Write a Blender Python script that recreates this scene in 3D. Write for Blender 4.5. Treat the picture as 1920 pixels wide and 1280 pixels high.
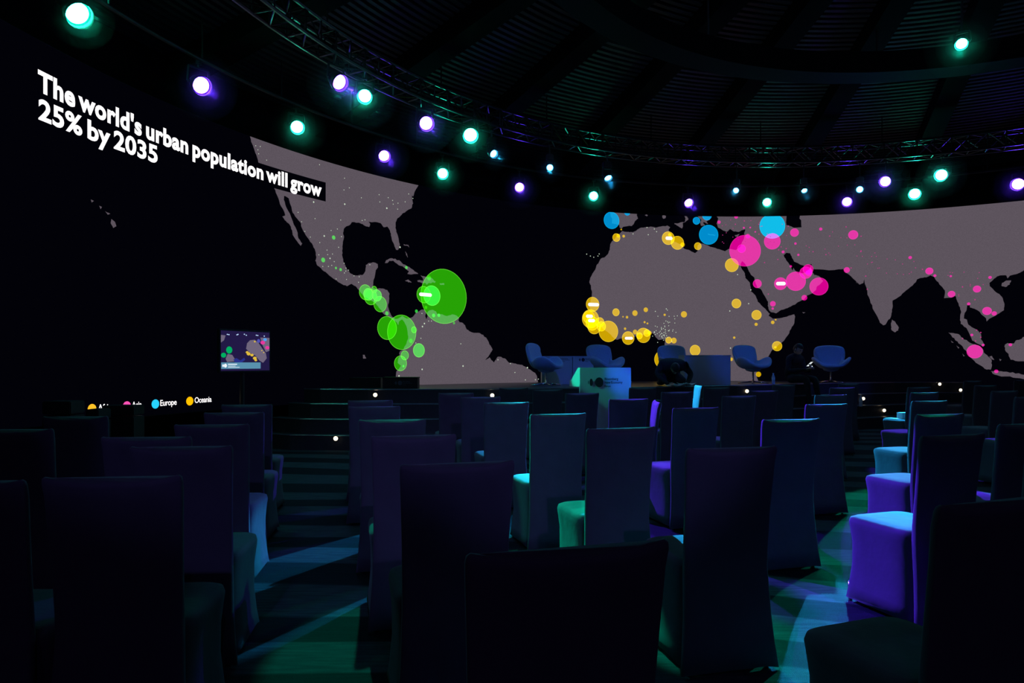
import bpy, bmesh, math, random
from mathutils import Vector, Matrix
random.seed(7)
PI = math.pi
for o in list(bpy.data.objects):
    bpy.data.objects.remove(o)
SC = bpy.context.scene
COL = SC.collection

# ------------------------------------------------------------------ camera, world, exposure
F = 1250.0                       # focal length in pixels of the 1920 wide frame
EYE, HZ = 1.345, 679.0           # eye height, horizon row
cam = bpy.data.cameras.new('camera')
cam.sensor_width = 36.0
cam.lens = F / 1920.0 * 36.0
cam.shift_y = (HZ - 640.0) / 1920.0
cam.clip_start = 0.05
cam.clip_end = 100
camo = bpy.data.objects.new('camera', cam)
COL.objects.link(camo)
camo.location = (0, 0, EYE)
camo.rotation_euler = (PI / 2, 0, 0)
SC.camera = camo
w = bpy.data.worlds.new('world')
SC.world = w
w.use_nodes = True
w.node_tree.nodes['Background'].inputs[0].default_value = (0.2, 0.25, 0.5, 1)
w.node_tree.nodes['Background'].inputs[1].default_value = 0.0
SC.view_settings.view_transform = 'Standard'
SC.view_settings.look = 'None'
SC.view_settings.exposure = 0.0
SC.view_settings.gamma = 1.0
SC.view_settings.use_curve_mapping = False
SC.cycles.max_bounces = 4
SC.cycles.diffuse_bounces = 2
SC.cycles.glossy_bounces = 2
SC.cycles.volume_bounces = 0
SC.cycles.transparent_max_bounces = 12
SC.cycles.use_adaptive_sampling = True
SC.cycles.adaptive_threshold = 0.02

# light levels of the rig (watts of one lamp by colour)
PW = {'house': 400, 'front': 800, 'green': 2600, 'violet': 11000, 'cyan': 9000}
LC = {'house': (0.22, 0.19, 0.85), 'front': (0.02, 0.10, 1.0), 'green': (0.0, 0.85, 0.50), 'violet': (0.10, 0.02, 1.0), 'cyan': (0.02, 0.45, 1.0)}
LENS = {'house': (0.3, 0.2, 0.85), 'front': (0.3, 0.5, 1.0), 'green': (0.02, 1.0, 0.6), 'violet': (0.10, 0.03, 1.0), 'cyan': (0.05, 0.45, 1.0)}

# ------------------------------------------------------------------ geometry of the hall
CX, CY, R = 5.58, 5.416, 11.05    # centre and radius of the round LED wall
VTOP, VBOT = 4.945, 0.62          # its top and bottom above the floor
STAGE = 0.89


def at(px, py, y):                # picture point at depth y -> world
    return Vector(((px - 960) / F * y, y, EYE + (HZ - py) / F * y))


def ring_hit(px, rad):            # depth where a picture column meets a ring about the centre
    t = (px - 960) / F
    a = 1 + t * t
    b = -2 * (t * CX + CY)
    c = CX * CX + CY * CY - rad * rad
    return (-b + math.sqrt(b * b - 4 * a * c)) / (2 * a)


def scr(px, py):                  # picture point -> (arc length, height) on the LED wall
    y = ring_hit(px, R)
    x = (px - 960) / F * y
    return R * math.atan2(x - CX, y - CY), EYE + (HZ - py) / F * y


def wrap(u, v, off):
    a = u / R
    return (CX + (R - off) * math.sin(a), CY + (R - off) * math.cos(a), v)


# ------------------------------------------------------------------ materials
MATS = {}


def nodes_of(name):
    m = bpy.data.materials.new(name)
    m.use_nodes = True
    return m, m.node_tree.nodes, m.node_tree.links


def solid(name, col, rough=0.7, metal=0.0, noise=40, var=0.15, bump=0.0, spec=0.5, sheen=0.0):
    if name in MATS:
        return MATS[name]
    m, n, l = nodes_of(name)
    p = n['Principled BSDF']
    p.inputs['Roughness'].default_value = rough
    p.inputs['Metallic'].default_value = metal
    p.inputs['Specular IOR Level'].default_value = spec
    if sheen:
        p.inputs['Sheen Weight'].default_value = sheen
    tc = n.new('ShaderNodeTexCoord')
    t = n.new('ShaderNodeTexNoise')
    t.inputs['Scale'].default_value = noise
    t.inputs['Detail'].default_value = 3
    l.new(tc.outputs['Object'], t.inputs['Vector'])
    r = n.new('ShaderNodeValToRGB')
    r.color_ramp.elements[0].position = 0.3
    r.color_ramp.elements[1].position = 0.7
    r.color_ramp.elements[0].color = tuple(c * (1 - var) for c in col) + (1,)
    r.color_ramp.elements[1].color = tuple(min(1, c * (1 + var)) for c in col) + (1,)
    l.new(t.outputs['Fac'], r.inputs['Fac'])
    l.new(r.outputs['Color'], p.inputs['Base Color'])
    if bump:
        b = n.new('ShaderNodeBump')
        b.inputs['Strength'].default_value = bump
        b.inputs['Distance'].default_value = 0.02
        l.new(t.outputs['Fac'], b.inputs['Height'])
        l.new(b.outputs['Normal'], p.inputs['Normal'])
    MATS[name] = m
    return m


def glow(name, col, strength=1.0, grain=0.0):
    if name in MATS:
        return MATS[name]
    m, n, l = nodes_of(name)
    n.remove(n['Principled BSDF'])
    e = n.new('ShaderNodeEmission')
    e.inputs[0].default_value = tuple(col) + (1,)
    e.inputs[1].default_value = strength
    if grain:
        tc = n.new('ShaderNodeTexCoord')
        t = n.new('ShaderNodeTexNoise')
        t.inputs['Scale'].default_value = 60
        t.inputs['Detail'].default_value = 2
        l.new(tc.outputs['Object'], t.inputs['Vector'])
        mr = n.new('ShaderNodeMapRange')
        mr.inputs[1].default_value = 0.3
        mr.inputs[2].default_value = 0.7
        mr.inputs[3].default_value = strength * (1 - grain)
        mr.inputs[4].default_value = strength * (1 + grain)
        l.new(t.outputs['Fac'], mr.inputs[0])
        l.new(mr.outputs[0], e.inputs[1])
    l.new(e.outputs[0], n['Material Output'].inputs[0])
    MATS[name] = m
    return m


def overlay(name, col, strength=1.0, tint=(0.95, 0.95, 0.95)):      # screen graphics drawn see-through over the map
    if name in MATS:
        return MATS[name]
    m, n, l = nodes_of(name)
    n.remove(n['Principled BSDF'])
    e = n.new('ShaderNodeEmission')
    e.inputs[0].default_value = tuple(col) + (1,)
    e.inputs[1].default_value = strength
    t = n.new('ShaderNodeBsdfTransparent')
    t.inputs[0].default_value = tuple(tint) + (1,)
    a = n.new('ShaderNodeAddShader')
    l.new(e.outputs[0], a.inputs[0])
    l.new(t.outputs[0], a.inputs[1])
    l.new(a.outputs[0], n['Material Output'].inputs[0])
    MATS[name] = m
    return m


def carpet():
    m, n, l = nodes_of('carpet')
    p = n['Principled BSDF']
    p.inputs['Roughness'].default_value = 0.95
    p.inputs['Specular IOR Level'].default_value = 0.1
    tc = n.new('ShaderNodeTexCoord')
    mp = n.new('ShaderNodeMapping')
    mp.inputs['Rotation'].default_value = (0, 0, math.radians(14))
    mp.inputs['Scale'].default_value = (0.55, 1.0, 1.0)
    l.new(tc.outputs['Object'], mp.inputs[0])
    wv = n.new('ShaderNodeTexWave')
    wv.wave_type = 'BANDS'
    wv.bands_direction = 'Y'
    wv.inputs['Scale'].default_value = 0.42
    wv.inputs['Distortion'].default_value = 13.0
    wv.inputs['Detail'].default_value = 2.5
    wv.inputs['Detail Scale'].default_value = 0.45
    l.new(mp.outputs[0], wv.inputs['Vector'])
    r1 = n.new('ShaderNodeValToRGB')  # broad bands: carpet pattern, also standing in for chair shadows on it
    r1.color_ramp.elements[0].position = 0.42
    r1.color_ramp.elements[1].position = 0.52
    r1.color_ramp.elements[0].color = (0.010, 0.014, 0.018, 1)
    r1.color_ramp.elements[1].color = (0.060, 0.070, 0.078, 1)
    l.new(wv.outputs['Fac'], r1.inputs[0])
    mp2 = n.new('ShaderNodeMapping')
    mp2.inputs['Scale'].default_value = (3.0, 26.0, 1.0)
    mp2.inputs['Rotation'].default_value = (0, 0, math.radians(10))
    l.new(tc.outputs['Object'], mp2.inputs[0])
    ns = n.new('ShaderNodeTexNoise')
    ns.inputs['Scale'].default_value = 1.6
    ns.inputs['Detail'].default_value = 6
    l.new(mp2.outputs[0], ns.inputs['Vector'])
    r2 = n.new('ShaderNodeValToRGB')
    r2.color_ramp.elements[0].position = 0.35
    r2.color_ramp.elements[1].position = 0.65
    r2.color_ramp.elements[0].color = (0.55, 0.6, 0.62, 1)
    r2.color_ramp.elements[1].color = (1, 1, 1, 1)
    l.new(ns.outputs['Fac'], r2.inputs[0])
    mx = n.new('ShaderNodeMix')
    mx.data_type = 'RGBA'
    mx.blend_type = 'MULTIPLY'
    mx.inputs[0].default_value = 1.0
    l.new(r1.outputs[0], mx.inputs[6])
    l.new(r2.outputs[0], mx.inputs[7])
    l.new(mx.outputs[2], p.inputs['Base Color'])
    pile = n.new('ShaderNodeTexNoise')
    pile.inputs['Scale'].default_value = 220
    l.new(tc.outputs['Object'], pile.inputs['Vector'])
    b = n.new('ShaderNodeBump')
    b.inputs['Strength'].default_value = 0.5
    b.inputs['Distance'].default_value = 0.01
    l.new(pile.outputs['Fac'], b.inputs['Height'])
    l.new(b.outputs['Normal'], p.inputs['Normal'])
    return m


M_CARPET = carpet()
M_WALL = solid('black_drape', (0.012, 0.012, 0.014), 0.95, noise=12, bump=0.2, spec=0.1)
M_CEIL = solid('ceiling_paint', (0.02, 0.02, 0.022), 0.8, noise=6, spec=0.1)
M_SLAT = solid('ceiling_slat', (0.06, 0.06, 0.062), 0.6, noise=20, spec=0.25)
M_BEAM = solid('beam_paint', (0.004, 0.004, 0.0045), 0.8, noise=8, spec=0.05)
M_BLACK = solid('black_metal', (0.02, 0.02, 0.022), 0.45, noise=30)
M_TRUSS = solid('truss_metal', (0.07, 0.07, 0.075), 0.35, metal=0.8, noise=30)
M_CHROME = solid('chrome', (0.75, 0.75, 0.78), 0.2, metal=1.0, var=0.03)
M_COVER = solid('stretch_cover', (0.085, 0.082, 0.095), 0.85, noise=9, var=0.06, bump=0.25, spec=0.15, sheen=0.1)
M_STAGE = solid('stage_deck', (0.05, 0.05, 0.055), 0.35, noise=25, bump=0.03)
M_NOSE = solid('step_nosing', (0.35, 0.35, 0.4), 0.3, metal=0.7, noise=20)
M_WHITE = solid('white_laminate', (0.5, 0.51, 0.53), 0.35, noise=5, var=0.03)
M_INK = solid('dark_print', (0.01, 0.012, 0.025), 0.6)
M_GREYINK = solid('grey_print', (0.12, 0.12, 0.15), 0.6)
M_FELT = solid('blue_wool', (0.32, 0.42, 0.60), 0.9, noise=60, var=0.1, bump=0.1, sheen=0.3)
M_CLOTH = solid('dark_clothing', (0.012, 0.012, 0.017), 0.9, noise=18, bump=0.3)
M_HAIR = solid('black_hair', (0.008, 0.007, 0.007), 0.6, noise=60, bump=0.4)
M_SKIN = solid('skin', (0.45, 0.28, 0.19), 0.55, noise=15, var=0.08)
M_PAPER = solid('paper', (0.8, 0.8, 0.8), 0.7, noise=10, var=0.04)
M_GLASSY = solid('clear_plastic', (0.55, 0.6, 0.68), 0.12, noise=10, var=0.05)
M_LED = solid('led_face', (0.006, 0.006, 0.009), 0.7, noise=200, spec=0.2)
M_CASE = solid('flight_case', (0.01, 0.01, 0.011), 0.6, noise=20)
E_LAND = glow('map_land', (0.108, 0.087, 0.108), 1.0, grain=0.10)
E_TEXT = glow('screen_white', (1.0, 0.96, 0.97), 1.25)
E_GREEN = overlay('bubble_green', (0.02, 0.36, 0.0), 1, (0.75, 1, 0.8))
E_GREEN2 = overlay('bubble_bright_green', (0.03, 0.55, 0.05), 1, (0.75, 1, 0.6))
E_YEL = overlay('bubble_yellow', (0.60, 0.36, 0.0), 1, (1, 1, 0.35))
E_PINK = overlay('bubble_pink', (0.66, 0.0, 0.27), 1, (1, 0.45, 1))
E_BLUE = overlay('bubble_blue', (0.0, 0.26, 0.60), 1, (0.05, 1, 1))
E_CYAN = overlay('bubble_cyan', (0.0, 0.43, 0.72), 1, (0.05, 0.9, 0.9))
E_OCEAN = glow('map_ocean', (0.0006, 0.0006, 0.0022), 1.0)


# ------------------------------------------------------------------ mesh helpers
def obj(name, me, mat=None, parent=None, smooth=False):
    if isinstance(me, bmesh.types.BMesh):
        bm = me
        me = bpy.data.meshes.new(name)
        bm.normal_update()
        bm.to_mesh(me)
        bm.free()
    o = bpy.data.objects.new(name, me)
    if mat:
        me.materials.clear()
        me.materials.append(mat)
    if smooth:
        me.polygons.foreach_set('use_smooth', [True] * len(me.polygons))
    COL.objects.link(o)
    if parent:
        o.parent = parent
    return o


def mesh(name, vs, fs):
    me = bpy.data.meshes.new(name)
    me.from_pydata([tuple(v) for v in vs], [], fs)
    me.update()
    return me


def thing(name, label, cat, loc=(0, 0, 0), rz=0, group=None):
    o = bpy.data.objects.new(name, None)
    COL.objects.link(o)
    o.location = loc
    o.rotation_euler = (0, 0, rz)
    o.empty_display_size = 0.1
    tag(o, label, cat, group)
    return o


def tag(o, label, cat, group=None):
    o['label'] = label
    o['category'] = cat
    if group:
        o['group'] = group
    return o


def struct(o):
    o['kind'] = 'structure'
    return o


def add_box(bm, c, s, rot=None, bev=0.0):
    r = bmesh.ops.create_cube(bm, size=1.0)
    vs = r['verts']
    for v in vs:
        v.co = Vector((v.co.x * s[0], v.co.y * s[1], v.co.z * s[2]))
    if bev:
        es = list({e for v in vs for e in v.link_edges})
        g = bmesh.ops.bevel(bm, geom=es, offset=bev, segments=2, affect='EDGES')
        vs = list({v for f in g['faces'] for v in f.verts} | {v for v in vs if v.is_valid})
    for v in vs:
        co = v.co.copy()
        if rot is not None:
            co = rot @ co
        v.co = co + Vector(c)
    return bm


def box(c, s, rot=None, bev=0.0):
    return add_box(bmesh.new(), c, s, rot, bev)


def add_tube(bm, a, b, r1, r2=None, seg=10):
    a, b = Vector(a), Vector(b)
    r2 = r1 if r2 is None else r2
    d = b - a
    q = d.to_track_quat('Z', 'Y').to_matrix()
    lo, hi = [], []
    for i in range(seg):
        t = 2 * PI * i / seg
        k = Vector((math.cos(t), math.sin(t), 0))
        lo.append(bm.verts.new(a + q @ (k * r1)))
        hi.append(bm.verts.new(b + q @ (k * r2)))
    for i in range(seg):
        j = (i + 1) % seg
        bm.faces.new((lo[i], lo[j], hi[j], hi[i]))
    bm.faces.new(lo[::-1])
    bm.faces.new(hi)
    return bm


def tube(a, b, r1, r2=None, seg=10):
    return add_tube(bmesh.new(), a, b, r1, r2, seg)


def add_path(bm, pts, r, seg=6):
    for p, q in zip(pts, pts[1:]):
        add_tube(bm, p, q, r, r, seg)
    return bm


def lathe(profile, seg=20, origin=(0, 0, 0)):
    bm = bmesh.new()
    rings = []
    for rr, z in profile:
        rings.append([bm.verts.new((origin[0] + rr * math.cos(2 * PI * i / seg), origin[1] + rr * math.sin(2 * PI * i / seg), origin[2] + z)) for i in range(seg)])
    for a, b in zip(rings, rings[1:]):
        for i in range(seg):
            j = (i + 1) % seg
            bm.faces.new((a[i], a[j], b[j], b[i]))
    bm.faces.new(rings[0][::-1])
    bm.faces.new(rings[-1])
    return bm


def squircle(n, e, hw, hd):
    out = []
    for i in range(n):
        t = 2 * PI * (i + 0.5) / n
        c, s = math.cos(t), math.sin(t)
        out.append((hw * math.copysign(abs(c) ** (2 / e), c), hd * math.copysign(abs(s) ** (2 / e), s)))
    return out


def loft(loops, n=32, e=5.0, warp=None):
    bm = bmesh.new()
    rings = []
    for (x0, y0, z0, hw, hd) in loops:
        ring = []
        for (x, y) in squircle(n, e, hw, hd):
            p = Vector((x0 + x, y0 + y, z0))
            if warp:
                p = warp(p, x / hw, y / hd, z0)
            ring.append(bm.verts.new(p))
        rings.append(ring)
    for a, b in zip(rings, rings[1:]):
        for i in range(n):
            j = (i + 1) % n
            bm.faces.new((a[i], a[j], b[j], b[i]))
    bm.faces.new(rings[0][::-1])
    bm.faces.new(rings[-1])
    return bm


def annulus(prof, seg, a0=0.0, a1=2 * PI, close=False):
    """revolve (radius, z) profile about the hall's centre"""
    vs, fs = [], []
    full = abs(a1 - a0 - 2 * PI) < 1e-6
    m = seg if full else seg + 1
    k = len(prof)
    for i in range(m):
        a = a0 + (a1 - a0) * i / seg
        for rr, z in prof:
            vs.append((CX + rr * math.sin(a), CY + rr * math.cos(a), z))
    for i in range(seg):
        j = (i + 1) % m
        for t in range(k if close else k - 1):
            u = (t + 1) % k
            fs.append((i * k + t, i * k + u, j * k + u, j * k + t))
    if close and not full:
        fs.append(tuple(range(k)))
        fs.append(tuple(reversed([(m - 1) * k + t for t in range(k)])))
    return vs, fs


# ------------------------------------------------------------------ the hall
vs, fs = annulus([(0.01, 0.0), (12.3, 0.0)], 96)
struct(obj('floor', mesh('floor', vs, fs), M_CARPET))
wall = struct(obj('wall_back', mesh('wall_back', *annulus([(12.0, -0.02), (12.0, 6.3)], 128)), M_WALL))


def ceil_z(rr):
    return 8.45 - 0.2045 * rr


ceiling = struct(obj('ceiling', mesh('ceiling', *annulus([(0.02, ceil_z(0) + 0.1), (12.2, ceil_z(12.2) + 0.1)], 96)), M_CEIL))
prof = []
rr = 2.2
while rr < 11.9:
    z = ceil_z(rr)
    prof += [(rr, z + 0.06), (rr, z), (rr + 0.055, z - 0.011), (rr + 0.055, z + 0.05)]
    rr += 0.12
sl = obj('ceiling_slats', mesh('ceiling_slats', *annulus(prof, 150)), M_SLAT, ceiling)
sl['kind'] = 'stuff'
for k in range(25):
    a = math.radians(-7.7 + 14.4 * k)
    if not -100 < ((-7.7 + 14.4 * k + 180) % 360 - 180) < 70:
        continue
    d = Vector((math.sin(a), math.cos(a), 0))
    n_ = Vector((d.y, -d.x, 0))
    bm = bmesh.new()
    ring = []
    for rr in (1.4, 11.9):
        z = ceil_z(rr)
        p = Vector((CX, CY, 0)) + d * rr
        ring.append([bm.verts.new(p + n_ * 0.19 + Vector((0, 0, z + 0.05))), bm.verts.new(p + n_ * 0.19 + Vector((0, 0, z - 0.34))),
                     bm.verts.new(p - n_ * 0.19 + Vector((0, 0, z - 0.34))), bm.verts.new(p - n_ * 0.19 + Vector((0, 0, z + 0.05)))])
    for t in range(4):
        u = (t + 1) % 4
        bm.faces.new((ring[0][t], ring[0][u], ring[1][u], ring[1][t]))
    bm.faces.new(ring[0][::-1])
    bm.faces.new(ring[1])
    obj('beam', bm, M_BEAM, ceiling)
hub = obj('ceiling_hub', mesh('ceiling_hub', *annulus([(0.02, 8.0), (1.7, 8.0), (1.7, 8.4)], 48)), M_BEAM, ceiling)

# ------------------------------------------------------------------ curved LED wall with its map
A0 = math.radians(-108)
A1 = math.radians(62)
screen = thing('led_wall', 'huge curved black LED wall showing a grey world map with coloured bubbles', 'screen')
obj('led_face', mesh('led_face', *annulus([(R, VBOT), (R, VTOP), (R + 0.12, VTOP), (R + 0.12, VBOT)], 120, A0, A1, True)), M_LED, screen)
obj('map_ocean', mesh('map_ocean', *annulus([(R - 0.002, VBOT + 0.01), (R - 0.002, VTOP - 0.005)], 120, A0, A1)), E_OCEAN, screen)


def flat_to_wall(name, bm, mat, off, label=None, parent=None):
    """bm holds a flat shape in (arc, height); cut it in strips and bend it on the wall"""
    us = [v.co.x for v in bm.verts]
    u = math.floor(min(us) / 0.3) * 0.3 + 0.3
    while u < max(us):
        bmesh.ops.bisect_plane(bm, geom=bm.verts[:] + bm.edges[:] + bm.faces[:], plane_co=(u, 0, 0), plane_no=(1, 0, 0))
        u += 0.3
    for v in bm.verts:
        v.co = Vector(wrap(v.co.x, min(max(v.co.y, VBOT + 0.02), VTOP - 0.005), off))
    o = obj(name, bm, mat, parent or screen)
    if label:
        o['label'] = label
    return o


REG = {0: (0, 0, 2.977), 1: (460, 250, 5.647), 2: (560, 400, 5.647), 3: (660, 530, 5.333), 4: (1090, 390, 6.4), 5: (1080, 550, 6.4),
       6: (1320, 380, 6.4), 7: (1360, 530, 6.736), 8: (1600, 470, 5.119)}


def reg(k, x, y):
    a = REG[k]
    return a[0] + x / a[2], a[1] + y / a[2]


def land(name, segs, rough=0.0):
    pts = []
    for k, ps in segs:
        for x, y in ps:
            pts.append(scr(*reg(k, x, y)))
    # ragged coastline: midpoints pushed a little
    out = []
    rnd = random.Random(3)
    for i, p in enumerate(pts):
        q = pts[(i + 1) % len(pts)]
        out.append(p)
        d = math.hypot(q[0] - p[0], q[1] - p[1])
        if rough and 0.06 < d < 0.6 and p[1] < VTOP - 0.03:
            for t in (0.35, 0.7):
                k = rnd.uniform(-1, 1) * rough * d
                out.append((p[0] + (q[0] - p[0]) * t - (q[1] - p[1]) / d * k, p[1] + (q[1] - p[1]) * t + (q[0] - p[0]) / d * k))
    bm = bmesh.new()
    f = bm.faces.new([bm.verts.new((x, min(y, VTOP - 0.005), 0)) for x, y in out])
    bmesh.ops.triangulate(bm, faces=[f])
    flat_to_wall(name, bm, E_LAND, 0.005)


land('map_americas', [
    (1, [(48, 20), (400, 140), (770, 262), (1100, 360), (1425, 440), (1832, 530), (1800, 600), (1775, 670), (1762, 655), (1765, 700), (1775, 740), (1755, 795), (1700, 825), (1660, 850),
         (1635, 880), (1605, 905), (1590, 940), (1588, 1000), (1605, 1060), (1620, 1110), (1633, 1170), (1628, 1210), (1612, 1235), (1595, 1232), (1575, 1180), (1550, 1125), (1540, 1060),
         (1525, 1020), (1500, 985), (1465, 995), (1430, 950), (1380, 938), (1330, 940), (1300, 932), (1320, 960), (1310, 990), (1280, 985), (1240, 960), (1200, 945), (1125, 940), (1110, 965),
         (1065, 985), (1040, 1015), (1033, 1050), (1043, 1100), (1030, 1170), (1023, 1242)]),
    (2, [(462, 460), (480, 530), (510, 590), (540, 630), (580, 655), (640, 652), (680, 648), (705, 610), (710, 545), (745, 525), (800, 520), (835, 535), (838, 570), (815, 600), (805, 660),
         (790, 710), (785, 765), (790, 792), (835, 797), (890, 795), (935, 810), (960, 850), (955, 920), (945, 990), (960, 1040), (985, 1090)]),
    (3, [(405, 342), (430, 362), (470, 352), (505, 333), (545, 358), (580, 352), (605, 342), (640, 300), (690, 270), (722, 265), (740, 300), (730, 335), (742, 362), (755, 335), (748, 300), (765, 280),
         (800, 270), (838, 285), (850, 312), (900, 315), (950, 332), (1000, 315), (1050, 332), (1070, 350), (1062, 375), (1075, 395), (1100, 398), (1130, 425), (1145, 465), (1185, 490), (1215, 500), (1260, 500),
         (1310, 520), (1350, 565), (1370, 610), (1390, 640), (1405, 665), (1385, 698), (1360, 740), (1330, 772), (1375, 745), (1395, 775), (1420, 795), (1440, 765), (1455, 740), (1490, 740), (1540, 765),
         (1570, 800), (1600, 800), (1650, 815), (1700, 820), (1745, 850), (1790, 875), (1830, 900), (1850, 940), (1858, 1000), (1856, 1090), (1500, 1120), (900, 1160), (440, 1160), (437, 930), (445, 882), (488, 830),
         (455, 800), (462, 755), (478, 735), (470, 705), (480, 682), (515, 662), (522, 640), (545, 600), (560, 560), (555, 500), (545, 440), (522, 392), (500, 366), (470, 385), (462, 422), (442, 392),
         (420, 377), (392, 358), (355, 332), (320, 312), (296, 290)]),
    (2, [(905, 1070), (880, 1035), (840, 985), (800, 940), (740, 905), (690, 880), (640, 812), (600, 770), (560, 745), (510, 770), (460, 750), (400, 710), (340, 670), (300, 635), (250, 600), (195, 550), (175, 500),
         (185, 460), (175, 400), (150, 340), (110, 280), (60, 205), (30, 150)]),
    (1, [(580, 940), (540, 895), (500, 840), (490, 800), (470, 740), (460, 690), (410, 660), (405, 700), (430, 780), (470, 850), (500, 930), (540, 1020), (560, 1110), (600, 1165), (585, 1190), (545, 1140), (500, 1075),
         (495, 1030), (470, 970), (430, 930), (390, 880), (420, 870), (410, 830), (365, 750), (345, 680), (315, 600), (230, 480), (140, 318), (125, 262), (105, 210), (85, 150), (60, 90)])], 0.07)
land('map_afro_eurasia', [
    (4, [(455, 310), (490, 275), (520, 285), (560, 285), (610, 290), (660, 270), (700, 240), (760, 232), (830, 222), (890, 235), (950, 222), (1030, 210), (1065, 230), (1045, 265), (1060, 300), (1090, 340), (1110, 400),
         (1150, 418), (1215, 450), (1230, 485), (1280, 500), (1330, 525), (1365, 540), (1395, 515), (1390, 470), (1400, 440), (1430, 425), (1490, 440), (1570, 470), (1630, 490), (1700, 510), (1725, 518)]),
    (6, [(290, 555), (380, 567), (440, 520), (470, 450), (490, 390), (480, 370), (495, 320), (450, 330), (420, 350), (360, 345), (310, 315), (270, 350), (210, 320), (170, 300), (150, 250), (170, 190), (140, 140), (400, 140), (700, 140),
         (990, 140), (985, 220), (985, 265), (1030, 280), (1080, 300), (1170, 295), (1165, 210), (1145, 190), (1155, 130), (1500, 110), (1900, 90)]),
    (8, [(900, -450), (1300, -500), (1638, -560), (2000, -650), (2000, 60), (1638, 185), (1600, 210), (1560, 225), (1500, 240), (1480, 265), (1465, 235), (1420, 235), (1380, 245), (1340, 280), (1305, 310), (1310, 340), (1350, 380), (1400, 415),
         (1435, 460), (1450, 510), (1445, 570), (1400, 600), (1350, 630), (1300, 655), (1280, 680), (1275, 650), (1240, 620), (1205, 580), (1160, 555), (1120, 545), (1115, 520), (1090, 525), (1088, 560), (1065, 610), (1060, 650),
         (1090, 660), (1105, 710), (1150, 740), (1200, 770), (1225, 800), (1225, 850), (1260, 900), (1245, 920), (1200, 895), (1140, 860), (1120, 810), (1085, 740), (1030, 700), (1025, 650), (1035, 590), (1025, 545), (1000, 490), (985, 440),
         (970, 430), (940, 450), (870, 455), (878, 380), (845, 340), (800, 290), (775, 250), (740, 235), (700, 255), (650, 260), (610, 275), (600, 300), (550, 345), (490, 395), (440, 440), (400, 465), (375, 480), (375, 550), (365, 600),
         (355, 645), (330, 670), (305, 710), (285, 715), (255, 690), (235, 640), (200, 580), (165, 500), (135, 420), (120, 340), (105, 275), (95, 310), (60, 325), (20, 300)]),
    (6, [(1865, 980), (1830, 950), (1790, 910), (1760, 880), (1700, 840), (1670, 795), (1600, 800), (1500, 810), (1400, 800), (1310, 795), (1290, 735), (1200, 755), (1150, 740), (1080, 705), (1050, 640), (1030, 605), (990, 600), (955, 630),
         (985, 690), (1020, 735), (1045, 780), (1060, 815), (1075, 780), (1095, 815), (1130, 845), (1210, 840), (1260, 800), (1285, 760), (1300, 830), (1320, 865), (1380, 880), (1430, 935), (1395, 975), (1350, 1010), (1340, 1050), (1300, 1085), (1240, 1110),
         (1200, 1160), (1130, 1190), (1050, 1230)]),
    (7, [(920, 240), (880, 275), (800, 310), (750, 330), (690, 350), (640, 385), (610, 375), (575, 370), (555, 350), (535, 290), (540, 240), (510, 190), (470, 120), (440, 70)]),
    (6, [(690, 1040), (640, 1020), (620, 970), (605, 900), (560, 860), (530, 800), (515, 770), (470, 710), (455, 700), (438, 735), (445, 780), (490, 850), (495, 900), (550, 960), (560, 1050)]),
    (7, [(325, 110), (380, 160), (410, 240), (470, 300), (520, 350), (560, 390), (545, 415), (575, 435), (600, 455), (650, 450), (740, 435), (830, 410), (870, 398), (880, 430), (870, 510), (830, 580), (790, 660), (740, 730), (690, 770), (640, 820),
         (590, 850), (560, 900), (500, 980), (420, 1060), (398, 1110), (390, 1150), (400, 1200), (430, 1330)]),
    (5, [(1900, 1300), (1300, 1300), (1170, 1200), (1155, 1000), (1145, 850), (1115, 760), (1080, 680), (1062, 610), (1068, 570), (1055, 545), (990, 557), (960, 530), (935, 490), (915, 475), (880, 482), (800, 500), (760, 490), (730, 505), (690, 525),
         (600, 512), (540, 540), (490, 555), (460, 540), (400, 480), (330, 430), (280, 370), (240, 300), (200, 222), (170, 190), (160, 150), (170, 115)]),
    (4, [(110, 1100), (125, 1060), (128, 1010), (115, 970), (115, 930), (95, 890), (105, 840), (130, 790), (165, 740), (180, 690), (210, 650), (235, 605), (280, 590), (320, 550), (340, 500), (345, 440), (365, 400), (400, 370), (420, 340), (450, 345)])], 0.06)
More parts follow.
